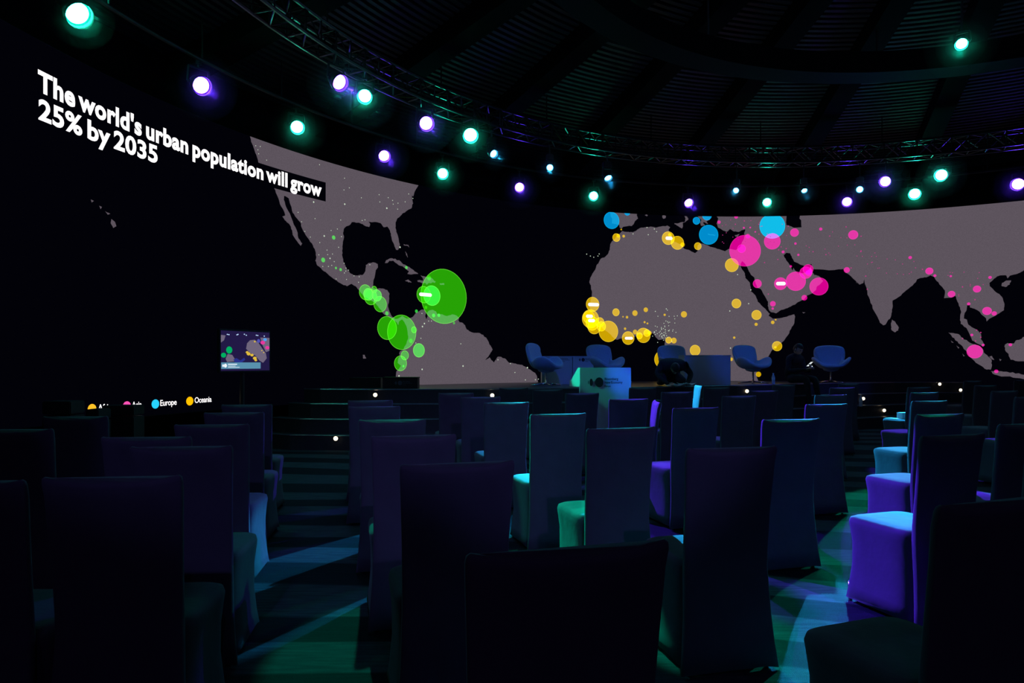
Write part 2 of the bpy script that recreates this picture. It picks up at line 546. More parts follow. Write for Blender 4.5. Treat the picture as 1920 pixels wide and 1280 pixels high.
ISL = {
    'map_iberia': (4, [(345, 30), (350, 100), (370, 130), (365, 185), (410, 190), (455, 205), (460, 235), (485, 245), (500, 225), (560, 215), (605, 215), (630, 185), (650, 150), (680, 125), (665, 95), (675, 30)]),
    'map_italy': (4, [(1115, 180), (1150, 185), (1200, 170), (1240, 165), (1250, 130), (1235, 95), (1265, 100), (1285, 130), (1255, 160), (1215, 180), (1220, 215), (1205, 245), (1160, 215), (1120, 195)]),
    'map_island': (4, [(760, 85), (780, 75), (797, 85), (785, 100)]),
    'map_sardinia': (4, [(970, 90), (990, 80), (1015, 95), (1010, 120), (985, 130), (972, 115)]),
    'map_greece': (4, [(1390, 70), (1550, 70), (1540, 140), (1500, 160), (1520, 190), (1460, 170), (1480, 210), (1440, 215), (1425, 180), (1440, 140), (1410, 120)]),
    'map_crete': (4, [(1515, 303), (1610, 323), (1600, 334), (1520, 320)]),
    'map_cyprus': (4, [(1840, 325), (1900, 310), (1880, 335), (1850, 345)]),
    'map_sri_lanka': (8, [(370, 660), (400, 680), (435, 735), (430, 765), (395, 782), (370, 765), (362, 720)]),
    'map_hainan': (8, [(1425, 310), (1470, 285), (1515, 285), (1500, 325), (1460, 348), (1425, 340)]),
    'map_sumatra': (8, [(912, 785), (960, 790), (1010, 800), (1050, 835), (1100, 870), (1150, 895), (1200, 910), (1240, 940), (1260, 985), (1290, 1010), (1325, 1045), (1330, 1090), (1320, 1140), (1280, 1140), (1230, 1105), (1160, 1055), (1100, 985), (1050, 920), (1000, 870), (950, 830)]),
    'map_java': (8, [(1320, 1155), (1380, 1150), (1440, 1160), (1530, 1165), (1610, 1185), (1680, 1190), (1680, 1228), (1560, 1220), (1480, 1205), (1400, 1200), (1340, 1180)]),
    'map_borneo': (8, [(1455, 900), (1480, 885), (1540, 890), (1560, 860), (1600, 850), (1638, 825), (1750, 830), (1750, 1060), (1580, 1060), (1510, 1045), (1490, 990), (1460, 960), (1450, 920)]),
    'map_socotra': (7, [(970, 370), (1010, 375), (985, 386)]),
    'map_cuba': (2, [(910, 525), (925, 495), (970, 475), (1020, 478), (1080, 510), (1110, 540), (1150, 560), (1200, 590), (1240, 620), (1265, 640), (1150, 640), (1165, 610), (1130, 585), (1080, 555), (1020, 520), (1000, 500), (960, 500), (935, 525)]),
    'map_hispaniola': (2, [(1290, 655), (1340, 670), (1400, 680), (1450, 720), (1440, 735), (1380, 735), (1355, 755), (1340, 735), (1260, 725), (1255, 710), (1320, 710), (1310, 680)]),
    'map_jamaica': (2, [(1125, 710), (1160, 700), (1195, 730), (1160, 730)]),
    'map_puerto_rico': (2, [(1492, 738), (1540, 738), (1540, 758), (1495, 755)]),
    'map_bahamas': (2, [(1128, 400), (1146, 430), (1154, 468), (1135, 440)]),
    'map_cay': (2, [(1110, 326), (1160, 335), (1170, 362), (1155, 345), (1112, 337)]),
    'map_hawaii': (0, [(620, 1222), (640, 1238), (648, 1262), (630, 1272), (616, 1245)]),
    'map_maui': (0, [(585, 1178), (614, 1193), (600, 1198)]),
    'map_oahu': (0, [(552, 1148), (567, 1155), (560, 1167)]),
    'map_kauai': (0, [(505, 1113), (522, 1121), (510, 1130)]),
    'map_galapagos': (3, [(105, 720), (125, 720), (140, 757), (110, 757)]),
    'map_islet': (8, [(935, 858), (962, 882), (945, 880)]),
    'map_nias': (8, [(990, 908), (1017, 930), (1006, 938)]),
    'map_siberut': (8, [(1048, 985), (1068, 1010), (1056, 1012)]),
    'map_bangka': (8, [(1305, 1015), (1330, 1008), (1352, 1047), (1330, 1042)]),
    'map_belitung': (8, [(1400, 1036), (1422, 1045), (1408, 1058)])}
for nm, sg in ISL.items():
    land(nm, [sg], 0.10)


def disc_bm(bm, u, v, r, n=40):
    cap = VTOP - 0.006
    f = bm.faces.new([bm.verts.new((u + r * math.cos(2 * PI * i / n), min(cap, v + r * math.sin(2 * PI * i / n)), 0)) for i in range(n)])
    return f


NB = [0]
SEEN = []


def bubbles(mat, rows):
    for k, items in rows:
        for x, y, r in items:
            px, py = reg(k, x, y)
            u, v = scr(px, py)
            ru = r / REG[k][2] * ring_hit(px, R) / F
            if any(math.hypot(u - a, v - b) < 0.05 and abs(ru - c) < 0.05 for a, b, c in SEEN):
                continue
            SEEN.append((u, v, ru))
            bm = bmesh.new()
            disc_bm(bm, u, v, ru)
            NB[0] += 1
            mb = flat_to_wall('map_bubble', bm, mat, 0.008 + 0.0008 * NB[0] * 0.25)
            if r / REG[k][2] > 6:                      # thin brighter rim
                bm = bmesh.new()
                a = [bm.verts.new((u + ru * math.cos(2 * PI * i / 40), min(VTOP - 0.006, v + ru * math.sin(2 * PI * i / 40)), 0)) for i in range(40)]
                q = ru - 0.012
                b = [bm.verts.new((u + q * math.cos(2 * PI * i / 40), min(VTOP - 0.0061, v + q * math.sin(2 * PI * i / 40)), 0)) for i in range(40)]
                for i in range(40):
                    j = (i + 1) % 40
                    bm.faces.new((a[i], a[j], b[j], b[i]))
                flat_to_wall('bubble_rim', bm, RIM[mat.name], 0.0081 + 0.0008 * NB[0] * 0.25, None, mb)


RIM = {'bubble_green': overlay('rim_green', (0.10, 0.30, 0.03)), 'bubble_bright_green': overlay('rim_green', (0.10, 0.30, 0.03)), 'bubble_yellow': overlay('rim_yellow', (0.25, 0.22, 0.03)),
       'bubble_pink': overlay('rim_pink', (0.10, 0.02, 0.06)), 'bubble_blue': overlay('rim_blue', (0.0, 0.15, 0.2)), 'bubble_cyan': overlay('rim_blue', (0.0, 0.15, 0.2))}
bubbles(E_GREEN, [(2, [(1535, 878, 290), (705, 835, 83), (760, 885, 85), (797, 805, 37), (860, 960, 85), (1322, 860, 90), (1642, 1160, 14), (1378, 683, 26), (1345, 995, 17)]),
                  (3, [(348, 452, 118), (495, 495, 175), (525, 725, 48), (482, 805, 77), (617, 470, 33), (585, 580, 22)])])
bubbles(E_GREEN2, [(2, [(1408, 870, 107), (735, 857, 65), (825, 868, 62), (930, 1058, 22), (255, 493, 25), (366, 256, 22), (1137, 573, 17), (440, 595, 16), (390, 578, 13), (1243, 1035, 18), (1425, 1080, 20), (1480, 1078, 18)]),
                   (3, [(665, 675, 70), (510, 833, 12)])])
bubbles(E_YEL, [(4, [(417, 355, 50), (440, 332, 22), (505, 338, 17), (1040, 362, 80), (1060, 322, 22), (1150, 418, 82), (1212, 440, 27), (1395, 458, 45), (1803, 685, 82), (132, 1155, 88), (412, 1250, 46), (640, 1260, 34), (770, 1220, 28), (1228, 1275, 38), (1858, 1145, 57), (475, 258, 10)]),
                (5, [(170, 305, 112), (150, 285, 78), (190, 360, 85), (215, 400, 88), (282, 345, 58), (300, 395, 60), (385, 455, 127), (622, 535, 80), (585, 423, 15), (705, 463, 29), (805, 503, 90), (757, 508, 40), (848, 475, 44), (880, 475, 25), (608, 285, 16), (560, 280, 9), (1060, 257, 14), (819, 345, 13), (853, 360, 11),
                     (1108, 560, 40), (1170, 565, 35), (1425, 682, 65), (1040, 790, 110), (1895, 530, 14)]),
                (7, [(390, 407, 62), (385, 525, 20), (595, 500, 22), (632, 467, 11), (650, 800, 62), (628, 815, 15), (150, 875, 26), (415, 1155, 33), (70, 965, 22)])])
bubbles(E_BLUE, [(4, [(357, 150, 102), (545, 55, 38), (1377, 155, 45), (1503, 90, 58), (1523, 322, 118)])])
bubbles(E_CYAN, [(6, [(815, 282, 150)])])
bubbles(E_PINK, [(6, [(488, 577, 188), (447, 552, 50), (815, 465, 97), (1082, 360, 50), (522, 403, 27), (1787, 387, 55), (915, 972, 75), (1098, 943, 115), (1218, 840, 72), (1245, 800, 60), (1255, 840, 38), (1375, 1005, 107), (635, 972, 52), (1200, 1140, 33), (822, 1213, 33),
                     (1710, 808, 34), (1397, 318, 18), (1037, 765, 14), (945, 592, 17), (1093, 492, 14), (1128, 627, 13), (550, 300, 10), (473, 303, 12), (175, 235, 20), (380, 172, 22), (820, 1270, 14), (610, 352, 9)]),
                 (8, [(727, 196, 33), (780, 240, 13), (543, 67, 15), (940, 417, 31), (1185, 368, 33), (1281, 578, 38), (1350, 602, 21), (1163, 967, 65), (1105, 510, 14), (1310, 257, 14), (933, 245, 10), (1135, 808, 12), (1243, 905, 12), (1370, 1157, 17), (1505, 902, 14)])])


def dots(name, mat, rows):
    bm = bmesh.new()
    for k, r, items in rows:
        for x, y in items:
            px, py = reg(k, x, y)
            if py < 250:
                continue
            u, v = scr(px, py)
            if v > VTOP - 0.04:
                continue
            ru = r / REG[k][2] * ring_hit(px, R) / F
            disc_bm(bm, u, v, ru, 8)
    for v in bm.verts:
        v.co = Vector(wrap(v.co.x, v.co.y, 0.04))
    o = obj(name, bm, mat, screen)
    o['kind'] = 'stuff'


rn = random.Random(11)
dots('city_dots', glow('dot_pale', (0.75, 0.9, 0.7), 0.8), [
    (1, 5, [(207, 105), (140, 143), (92, 135), (115, 178), (123, 220), (208, 287), (770, 335), (1036, 478), (1087, 580), (1030, 602), (1215, 685), (1403, 652), (1500, 684), (1717, 645), (1762, 692), (1546, 713), (1411, 729), (1553, 752), (1604, 742), (1680, 728), (1600, 805), (542, 838), (722, 905), (995, 920), (580, 938), (1223, 925), (1253, 918), (614, 1040), (672, 1100), (773, 1158), (1003, 1095), (893, 1030), (960, 1015), (973, 1208)]),
    (1, 9, [(708, 730), (1038, 752), (1485, 795), (820, 1088), (1625, 1207)]),
    (2, 5, [(292, 438), (343, 432), (362, 512), (335, 552), (300, 563), (240, 563), (487, 580), (513, 602), (485, 612), (470, 632), (467, 530), (572, 662), (627, 672), (492, 700), (620, 730), (382, 695), (740, 545), (408, 360), (285, 390), (198, 440)]),
    (2, 8, [(317, 478)]),
    (3, 5, [(755, 383), (784, 383), (688, 307), (678, 555), (627, 602), (1078, 610), (1450, 770), (1575, 807), (1620, 896), (1825, 968), (1855, 962), (1725, 970)]),
    (3, 8, [(713, 408), (693, 438), (690, 865), (1745, 848), (1100, 832), (458, 930)]),
    (7, 7, [(288, 265), (50, 357), (165, 987), (315, 92), (58, 825)]),
    (5, 5, [(rn.gauss(1010, 55), rn.gauss(470, 60)) for i in range(46)] + [(rn.gauss(1100, 70), rn.gauss(320, 50)) for i in range(14)]),
    (4, 6, [(780, 237), (868, 255), (895, 287), (795, 323), (612, 313), (1012, 1210), (880, 1240), (1775, 1237), (1868, 800), (140, 592), (100, 578), (55, 555), (205, 553), (190, 578)])])
dots('city_dots_pink', glow('dot_pink', (0.75, 0.05, 0.35), 0.7), [
    (6, 7, [(370, 262), (653, 380), (720, 720), (880, 683), (765, 1097), (1503, 403), (1700, 293), (1880, 580), (1880, 405), (1303, 590), (1458, 625), (980, 553), (920, 533), (890, 568), (478, 222), (650, 262), (1005, 285), (1760, 785)]),
    (6, 5, [(rn.uniform(200, 1000), rn.uniform(200, 500)) for i in range(26)] + [(rn.uniform(1200, 1900), rn.uniform(250, 700)) for i in range(14)]),
    (8, 6, [(130, 370), (1180, 762), (1170, 865), (1045, 843), (1045, 348), (1165, 470), (115, 245), (660, 180), (68, 10), (1220, 785), (1220, 830)]),
    (8, 4, [(rn.uniform(50, 650), rn.uniform(20, 240)) for i in range(18)] + [(rn.uniform(900, 1250), rn.uniform(200, 480)) for i in range(12)])])
for k, x, y, ww, hh in ((4, 1040, 367, 88, 40), (4, 132, 1160, 145, 40), (5, 147, 275, 90, 38), (5, 172, 327, 90, 38), (5, 622, 538, 105, 32), (6, 913, 973, 112, 42), (2, 1325, 862, 160, 36)):
    px, py = reg(k, x, y)
    s_ = ring_hit(px, R) / F / REG[k][2]
    u, v = scr(px, py)
    bm = bmesh.new()
    a, b = ww * s_ / 2, hh * s_ / 2
    pts = [(u - a + b + b * math.cos(t), v + b * math.sin(t)) for t in [PI / 2 + PI * i / 8 for i in range(9)]] + [(u + a - b + b * math.cos(t), v + b * math.sin(t)) for t in [-PI / 2 + PI * i / 8 for i in range(9)]]
    bm.faces.new([bm.verts.new((p[0], p[1], 0)) for p in pts])
    flat_to_wall('bubble_caption', bm, E_TEXT, 0.062)


def text_bm(body, size, off=0.0, space=1.0, align='LEFT'):
    cu = bpy.data.curves.new('lettering', 'FONT')
    cu.body = body
    cu.size = size
    cu.offset = off
    cu.space_character = space
    cu.space_word = 0.55
    cu.align_x = align
    cu.resolution_u = 4
    to = bpy.data.objects.new('lettering', cu)
    COL.objects.link(to)
    dg = bpy.context.evaluated_depsgraph_get()
    me = bpy.data.meshes.new_from_object(to.evaluated_get(dg))
    bm = bmesh.new()
    bm.from_mesh(me)
    bpy.data.objects.remove(to)
    bpy.data.curves.remove(cu)
    bpy.data.meshes.remove(me)
    return bm


def wall_text(name, body, x0, x1, ya, xa, yb, xb, size, off, space=0.93):
    bm = text_bm(body, size, off, space)
    xs = [v.co.x for v in bm.verts]
    u0, u1 = scr(x0, 679)[0], scr(x1, 679)[0]
    (ua, va), (ub, vb) = scr(xa, ya), scr(xb, yb)
    k = (u1 - u0) / (max(xs) - min(xs))
    for v in bm.verts:
        u = u0 + (v.co.x - min(xs)) * k
        v.co = Vector((u, va + (vb - va) * (u - ua) / (ub - ua) + v.co.y, 0))
    return flat_to_wall(name, bm, E_TEXT, 0.062)


# headline on the wall, on a black band
ub0, ub1 = scr(52, 300)[0], scr(607, 300)[0]
vb1 = scr(607, 343)[1]
vb0 = scr(607, 378.5)[1]
bm = bmesh.new()
bm.faces.new([bm.verts.new(p) for p in ((ub0, vb0, 0), (ub1, vb0, 0), (ub1, vb1, 0), (ub0, vb1, 0))])
flat_to_wall('headline_band', bm, E_OCEAN, 0.055)
wall_text('headline_text', "The world's urban population will grow", 62, 599, 187, 100, 367, 590, 0.32, 0.0125, 1.06)
wall_text('headline_text', '25% by 2035', 63, 289, 225, 69, 306, 287, 0.32, 0.0105, 1.04)
for body, x0, x1, y, c in (('Africa', 176, 206, 770, (0.95, 0.5, 0.02)), ('Asia', 240, 259, 764.5, (0.9, 0.08, 0.42)), ('Europe', 294, 325, 760.5, (0.02, 0.6, 0.95)), ('Oceania', 359, 391, 755, (1.0, 0.5, 0.0))):
    wall_text('legend_text', body, x0, x1, y, x0, y - (x1 - x0) * 0.075, x1, 0.115, 0.0015)
    u, v = scr(x0 - 9 - (2 if body == 'Africa' else 0), y - 3.5)
    bm = bmesh.new()
    disc_bm(bm, u, v, 0.062)
    flat_to_wall('legend_dot', bm, glow('legend_' + body.lower(), c, 1.1), 0.06)

# ------------------------------------------------------------------ stage with steps
front = [(-3.55, 11.38), (-3.2, 11.15), (-2.4, 11.1), (-1, 11.12), (0.6, 11.42), (2.5, 12.1), (4.5, 13.05), (6.8, 14.3), (8.6, 15.0), (9.6, 15.15), (10.4, 15.1)]


def screen_y(x):
    return CY + math.sqrt(max(0.01, (R - 0.06) ** 2 - (x - CX) ** 2))


def deck(off, z0, z1, back):
    pts = []
    fr = []
    for i, (x, y) in enumerate(front):
        a = front[max(0, i - 1)]
        b = front[min(len(front) - 1, i + 1)]
        d = Vector((b[0] - a[0], b[1] - a[1], 0)).normalized()
        fr.append((x + d.y * off, y - d.x * off))
    bk = []
    for i in range(24):
        x = fr[0][0] + (fr[-1][0] - fr[0][0]) * i / 23
        bk.append((x, screen_y(x) if back else 0))
    if not back:
        bk = [(fr[i][0] - (front[min(len(front) - 1, i + 1)][1] - front[max(0, i - 1)][1]) * 0.0, fr[i][1] + 0.34) for i in range(len(fr))]
    loop = fr + [p for p in reversed(bk)]
    bm = bmesh.new()
    lo = [bm.verts.new((x, y, z0)) for x, y in loop]
    hi = [bm.verts.new((x, y, z1)) for x, y in loop]
    n = len(loop)
    for i in range(n):
        j = (i + 1) % n
        bm.faces.new((lo[i], lo[j], hi[j], hi[i]))
    bm.faces.new(hi)
    bm.faces.new(lo[::-1])
    bmesh.ops.recalc_face_normals(bm, faces=bm.faces[:])
    return bm, fr


stage = thing('stage', 'low black stage with steps in front of the curved LED wall', 'stage')
bm, fr0 = deck(0.0, 0.0, STAGE, True)
dko = obj('deck', bm, M_STAGE, stage)
tiers = [(0.32, 0.667), (0.62, 0.445), (0.92, 0.222)]
noses = [(fr0, STAGE)]
npar = [dko]
for off, z in tiers:
    bm, fr = deck(off, 0.0, z, False)
    npar.append(obj('step', bm, M_STAGE, stage))
    noses.append((fr, z))
for (fr, z), par in zip(noses, npar):
    bm = bmesh.new()
    add_path(bm, [(x, y + 0.004, z + 0.001) for x, y in fr], 0.012, 6)
    obj('step_nosing', bm, M_NOSE, par)


def stage_light(px, py, label):
    # small warm marker lights set into the risers of the steps
    best = None
    for i, (fr, zt) in enumerate(noses):
        zl = noses[i + 1][1] if i + 1 < len(noses) else 0.0
        for a, b in zip(fr, fr[1:]):
            qa, qb = 960 + F * a[0] / a[1], 960 + F * b[0] / b[1]
            if not qa <= px <= qb:
                continue
            t = (px - qa) / (qb - qa)
            y = a[1] + (b[1] - a[1]) * t
            z = EYE - (py - HZ) * y / F
            e = max(zl + 0.05 - z, z - zt + 0.04, 0)
            if best is None or e < best[0]:
                best = (e, y, min(max(z, zl + 0.05), zt - 0.04))
    _, y, z = best
    t = thing('step_light', label, 'light', ((px - 960) / F * y, y - 0.005, z), 0, 'marker lights on the stage steps')
    t.rotation_euler = (PI / 2, 0, 0)
    obj('housing', lathe([(0.045, -0.01), (0.045, 0.008), (0.036, 0.014)], 16), M_BLACK, t)
    obj('bulb', lathe([(0.034, 0.013), (0.03, 0.024), (0.018, 0.032), (0.004, 0.034)], 16), glow('warm_bulb', (1.0, 0.78, 0.5), 4.0), t, True)


for px, py, lb in ((704, 740, 'small warm step light in the stage riser below the black wedge sign'), (923, 741, 'small warm step light in the stage riser left of the lectern'),
                   (630, 818, 'small warm step light low at the left end of the steps'), (1400, 733, 'small warm step light on the steps below the blue swivel chair by the wide counter'),
                   (1618, 747, 'small warm step light beside the water bottle on the right steps'), (1657, 769, 'lowest warm step light on the right steps near the white carton'),
                   (1761, 715, 'highest warm step light at the far right of the stage'), (1800, 732, 'warm step light at the right end of the steps')):
    stage_light(px, py, lb)


# ------------------------------------------------------------------ rig: trusses and lamps
def ring_pt(rad, a, z):
    return Vector((CX + rad * math.sin(a), CY + rad * math.cos(a), z))


def truss(name, rad, z, a0, a1, n, size, label):
    t = thing(name, label, 'truss', (0, 0, 0))
    A = [math.radians(a0 + (a1 - a0) * i / n) for i in range(n + 1)]
    h = size / 2
    ch = [(-h, -h), (h, -h), (h, h), (-h, h)]
    for dr, dz in ch:
        bm = bmesh.new()
        add_path(bm, [ring_pt(rad + dr, a, z + dz) for a in A], 0.025, 6)
        obj('chord', bm, M_TRUSS, t)
    bm = bmesh.new()
    for i in range(n):
        for c in range(4):
            p, q = ch[c], ch[(c + 1) % 4]
            if i % 2:
                p, q = q, p
            add_tube(bm, ring_pt(rad + p[0], A[i], z + p[1]), ring_pt(rad + q[0], A[i + 1], z + q[1]), 0.012, 0.012, 5)
            add_tube(bm, ring_pt(rad + p[0], A[i], z + p[1]), ring_pt(rad + q[0], A[i], z + q[1]), 0.012, 0.012, 5)
    b = obj('lattice', bm, M_TRUSS, t)
    b['kind'] = 'stuff'
    for i in range(2, n, 8):
        p = ring_pt(rad, A[i], z + h)
        obj('hanger', tube(p, (p.x, p.y, ceil_z(rad) - 0.02), 0.012, 0.012, 5), M_BLACK, t)
    return t


truss('lighting_truss', R - 2.0, 5.80, -100, 66, 84, 0.32, 'curved black box truss carrying the upper row of stage lamps')
pr = thing('lamp_pipe', 'thin curved black pipe above the LED wall carrying the lower lamps', 'pipe')
bm = bmesh.new()
add_path(bm, [ring_pt(R - 0.3, math.radians(a), 5.62) for a in range(-104, 62, 2)], 0.03, 8)
obj('pipe', bm, M_BLACK, pr)
for a in range(-100, 60, 8):
    p = ring_pt(R - 0.3, math.radians(a), 5.62)
    obj('hanger', tube(p, (p.x, p.y, ceil_z(R - 0.3) - 0.02), 0.012, 0.012, 5), M_BLACK, pr)
dk = thing('ring_duct', 'dark round duct ring hanging under the ribbed ceiling', 'duct')
obj('duct', mesh('duct', *annulus([(5.65, 6.15), (5.65, 6.5), (6.1, 6.5), (6.1, 6.15)], 96, close=True)), M_BEAM, dk)
for k in range(12):
    p = ring_pt(5.87, k * PI / 6 + 0.1, 6.5)
    obj('hanger', tube(p, (p.x, p.y, ceil_z(5.87) - 0.02), 0.02, 0.02, 6), M_BLACK, dk)


HALOS = {'green': [], 'violet': [], 'cyan': [], 'front': [], 'house': []}


def lamp(pos, col, target, rad, label, hang, mover=False, spot=38, power=None, blend=0.2, halo_r=0.32):
    d = (Vector(target) - Vector(pos)).normalized()
    HALOS[col].append((Vector(pos), d, 0.2 if mover else halo_r))
    q = (-d).to_track_quat('Z', 'Y')          # local -Z is the beam
    t = thing('moving_head_lamp' if mover else 'stage_lamp', label, 'stage light', pos, 0, 'moving head lamps on the truss' if mover else 'round wash lamps over the stage')
    L = rad * (2.1 if mover else 1.7)
    mtx = q.to_matrix()

    def W(v):
        return mtx @ Vector(v)
    bm = lathe([(rad * 0.55, L), (rad * 0.8, L * 0.85), (rad * 0.98, L * 0.45), (rad * 1.08, 0.05), (rad * 1.1, -0.5 * rad), (rad * 1.06, -0.5 * rad), (rad * 1.02, 0.0), (rad * 1.02, 0.02)], 24)
    for v in bm.verts:
        v.co = W(v.co)
    obj('body', bm, M_BLACK, t, True)
    bm = lathe([(rad * 0.88, 0.004), (rad * 0.8, -0.004), (rad * 0.5, -0.012), (0.004, -0.016)], 24)
    for v in bm.verts:
        v.co = W(v.co)
    ln = obj('lens', bm, glow('lens_' + col, LENS[col], 30.0 if mover else 110.0), t, True)
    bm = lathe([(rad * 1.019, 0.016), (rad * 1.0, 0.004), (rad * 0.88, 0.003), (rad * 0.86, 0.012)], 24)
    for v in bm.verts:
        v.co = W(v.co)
    obj('lens_ring', bm, glow('ring_' + col, LC[col], 1.2), ln, True)  # glowing ring added to give the lamp a coloured fringe
    # yoke: a bracket from the body's sides up to the clamp
    side = Vector((-d.y, d.x, 0)).normalized()
    pv = W((0, 0, L * 0.45))
    top = pv + Vector((0, 0, rad * 1.75))
    bm = bmesh.new()
    for s in (-1, 1):
        add_tube(bm, pv + side * s * rad * 1.0, pv + side * s * rad * 1.22, 0.025, 0.025, 8)
        add_tube(bm, pv + side * s * rad * 1.22, top + side * s * rad * 1.1, 0.018, 0.018, 6)
    add_tube(bm, top - side * rad * 1.12, top + side * rad * 1.12, 0.018, 0.018, 6)
    obj('yoke', bm, M_BLACK, t)
    if mover:
        obj('base', box(top + Vector((0, 0, 0.07)), (rad * 2.3, rad * 1.7, 0.13), Matrix.Rotation(math.atan2(side.y, side.x), 3, 'Z'), 0.02), M_BLACK, t)
    hz = hang - pos[2]
    if hz > top.z + 0.02:
        bm = bmesh.new()
        add_tube(bm, top, (top.x, top.y, hz), 0.016, 0.016, 6)
        add_tube(bm, (top.x, top.y, hz - 0.05), (top.x, top.y, hz + 0.05), 0.04, 0.04, 8)
        obj('clamp', bm, M_BLACK, t)
    ld = bpy.data.lights.new('beam_' + col, 'SPOT')
    ld.energy = power if power is not None else PW[col]
    ld.color = LC[col]
    ld.spot_size = math.radians(spot)
    ld.spot_blend = blend
    ld.shadow_soft_size = 0.05
    lo = bpy.data.objects.new('beam', ld)
    COL.objects.link(lo)
    lo.location = Vector(d) * 0.10
    lo.rotation_euler = q.to_euler()
    lo.parent = t
    return t


G, V, CYN = 'green', 'violet', 'cyan'
LOW = R - 0.3
rl = random.Random(5)


def on_ring(px, py, rad):
    y = ring_hit(px, rad)
    return at(px, py, y)


#  column, row, ring radius, colour, lens radius, mover, label
LAMPS = [
    (377, 160, LOW, V, .125, 0, 'violet wash lamp over the start of the headline at left'),
    (557, 238, LOW, G, .11, 0, 'green wash lamp just above the corner of the North America map'),
    (720, 292, LOW, V, .11, 0, 'violet wash lamp close above the grey map of the eastern United States'),
    (830, 325, LOW, G, .11, 0, 'green wash lamp in the lower row below the brightest green lamp'),
    (974, 351, LOW, V, .105, 0, 'violet wash lamp above the dark ocean in the middle of the LED wall'),
    (1113, 367, LOW, G, .105, 0, 'green wash lamp just left above the Spain bubble'),
    (1291, 380, LOW, V, .105, 0, 'violet wash lamp above the Mediterranean map'),
    (1438, 379, LOW, G, .10, 0, 'green wash lamp right above the big cyan bubble'),
    (1588, 378, LOW, V, .11, 0, 'violet wash lamp above the grey map of central Asia'),
    (1715, 363, LOW, G, .125, 0, 'green wash lamp in the lower row at right beside a second green lamp'),
    (1909, 345, LOW, V, .13, 0, 'violet wash lamp at the right edge of the picture'),
    (636, 154, R - 2.0, V, .115, 0, 'violet wash lamp hanging beside a green one on the truss at left'),
    (684, 180, R - 2.0, G, .105, 0, 'green wash lamp hanging beside a violet one on the truss at left'),
    (799, 231, R - 2.0, V, .12, 0, 'violet wash lamp on the truss just left of the brightest green lamp'),
    (882, 253, R - 2.0, G, .13, 0, 'brightest green wash lamp with a wide halo on the truss'),
    (1660, 340, R - 2.0, V, .11, 0, 'violet wash lamp hanging from the truss at right'),
    (1765, 328, R - 2.0, G, .12, 0, 'green wash lamp hanging from the truss at far right'),
    (925, 288, R - 2.0, CYN, .075, 1, 'small blue moving head lamp right of the brightest green lamp'),
    (1031, 314, R - 2.0, CYN, .065, 1, 'small blue moving head lamp over the middle of the dark ocean'),
    (1140, 333, R - 2.0, CYN, .08, 1, 'small blue moving head lamp above the green lamp near Spain'),
    (1380, 357, R - 2.0, CYN, .06, 1, 'small blue moving head lamp above the Turkey map'),
    (1508, 357, R - 2.0, CYN, .06, 1, 'small blue moving head lamp above the Caspian Sea gap'),
    (1612, 355, R - 2.0, CYN, .068, 1, 'small blue moving head lamp left of the violet truss lamp at right'),
]
AIM = {  # column of the lamp: (target x, y, z), cone degrees, power factor
    377: ((2.05, 3.75, .4), 7, 1.4), 557: ((0.42, 4.05, .45), 4, 3.5), 720: ((1.5, 5.5, .4), 8, 1.0), 830: ((0.55, 3.85, .4), 7, 2.2), 974: ((1.25, 6.3, .8), 6, 1.2), 1113: ((0.15, 5.0, .4), 8, 1.4),
    1291: ((4.9, 8.3, .5), 8, 1.0), 1438: ((3.2, 4.3, .4), 8, 1.8), 1588: ((2.95, 4.9, .4), 8, 1.0), 1715: ((3.9, 6.4, .45), 8, 3.0), 1909: ((0.2, 6.5, .4), 10, .6), 636: ((2.9, 5.0, .4), 8, 1.2),
    684: ((-0.65, 3.0, 0), 6, 1.0), 799: ((2.0, 3.75, .45), 7, .8), 882: ((0.45, 4.4, .4), 10, 1.6), 1660: ((-1.2, 3.2, .3), 5, .12), 1765: ((-0.9, 3.8, 0), 6, .5), 925: ((3.8, 6.3, .45), 8, 1.0), 1031: ((0.4, 4.3, .45), 9, 2.2),
    1140: ((3.05, 10.5, .8), 6, 2.0), 1380: ((-0.95, 4.6, 0), 7, 1.5), 1508: ((5.7, 9.9, .5), 7, 1.3), 1612: ((1.25, 2.95, 0), 5, 3.5)}
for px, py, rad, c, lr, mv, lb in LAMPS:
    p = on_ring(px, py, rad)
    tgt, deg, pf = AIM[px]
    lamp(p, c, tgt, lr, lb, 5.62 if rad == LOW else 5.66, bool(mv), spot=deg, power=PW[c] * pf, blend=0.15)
p = at(145, 25, 6.3)
lamp(p, G, (0.2, 4.2, 0.4), .115, 'largest green wash lamp at the top left corner', 6.3, False, 14, PW[G] * 0.15, halo_r=0.2)
lamp(Vector((-5.1, 7.6, 5.85)), G, (1.2, 10.15, 1.2), .11, 'green wash lamp over the left end of the LED wall, outside the picture', 6.0, False, 5, PW[G] * 2)  # unseen lamp, added only to light the lectern's left cheek
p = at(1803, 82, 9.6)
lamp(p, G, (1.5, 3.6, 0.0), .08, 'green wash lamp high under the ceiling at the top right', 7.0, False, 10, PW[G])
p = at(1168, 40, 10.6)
lamp(p, G, (2.2, 4.0, 0.4), .05, 'tiny green lamp high under the ceiling beams', 6.7, False, 12, PW[G] * 0.3)

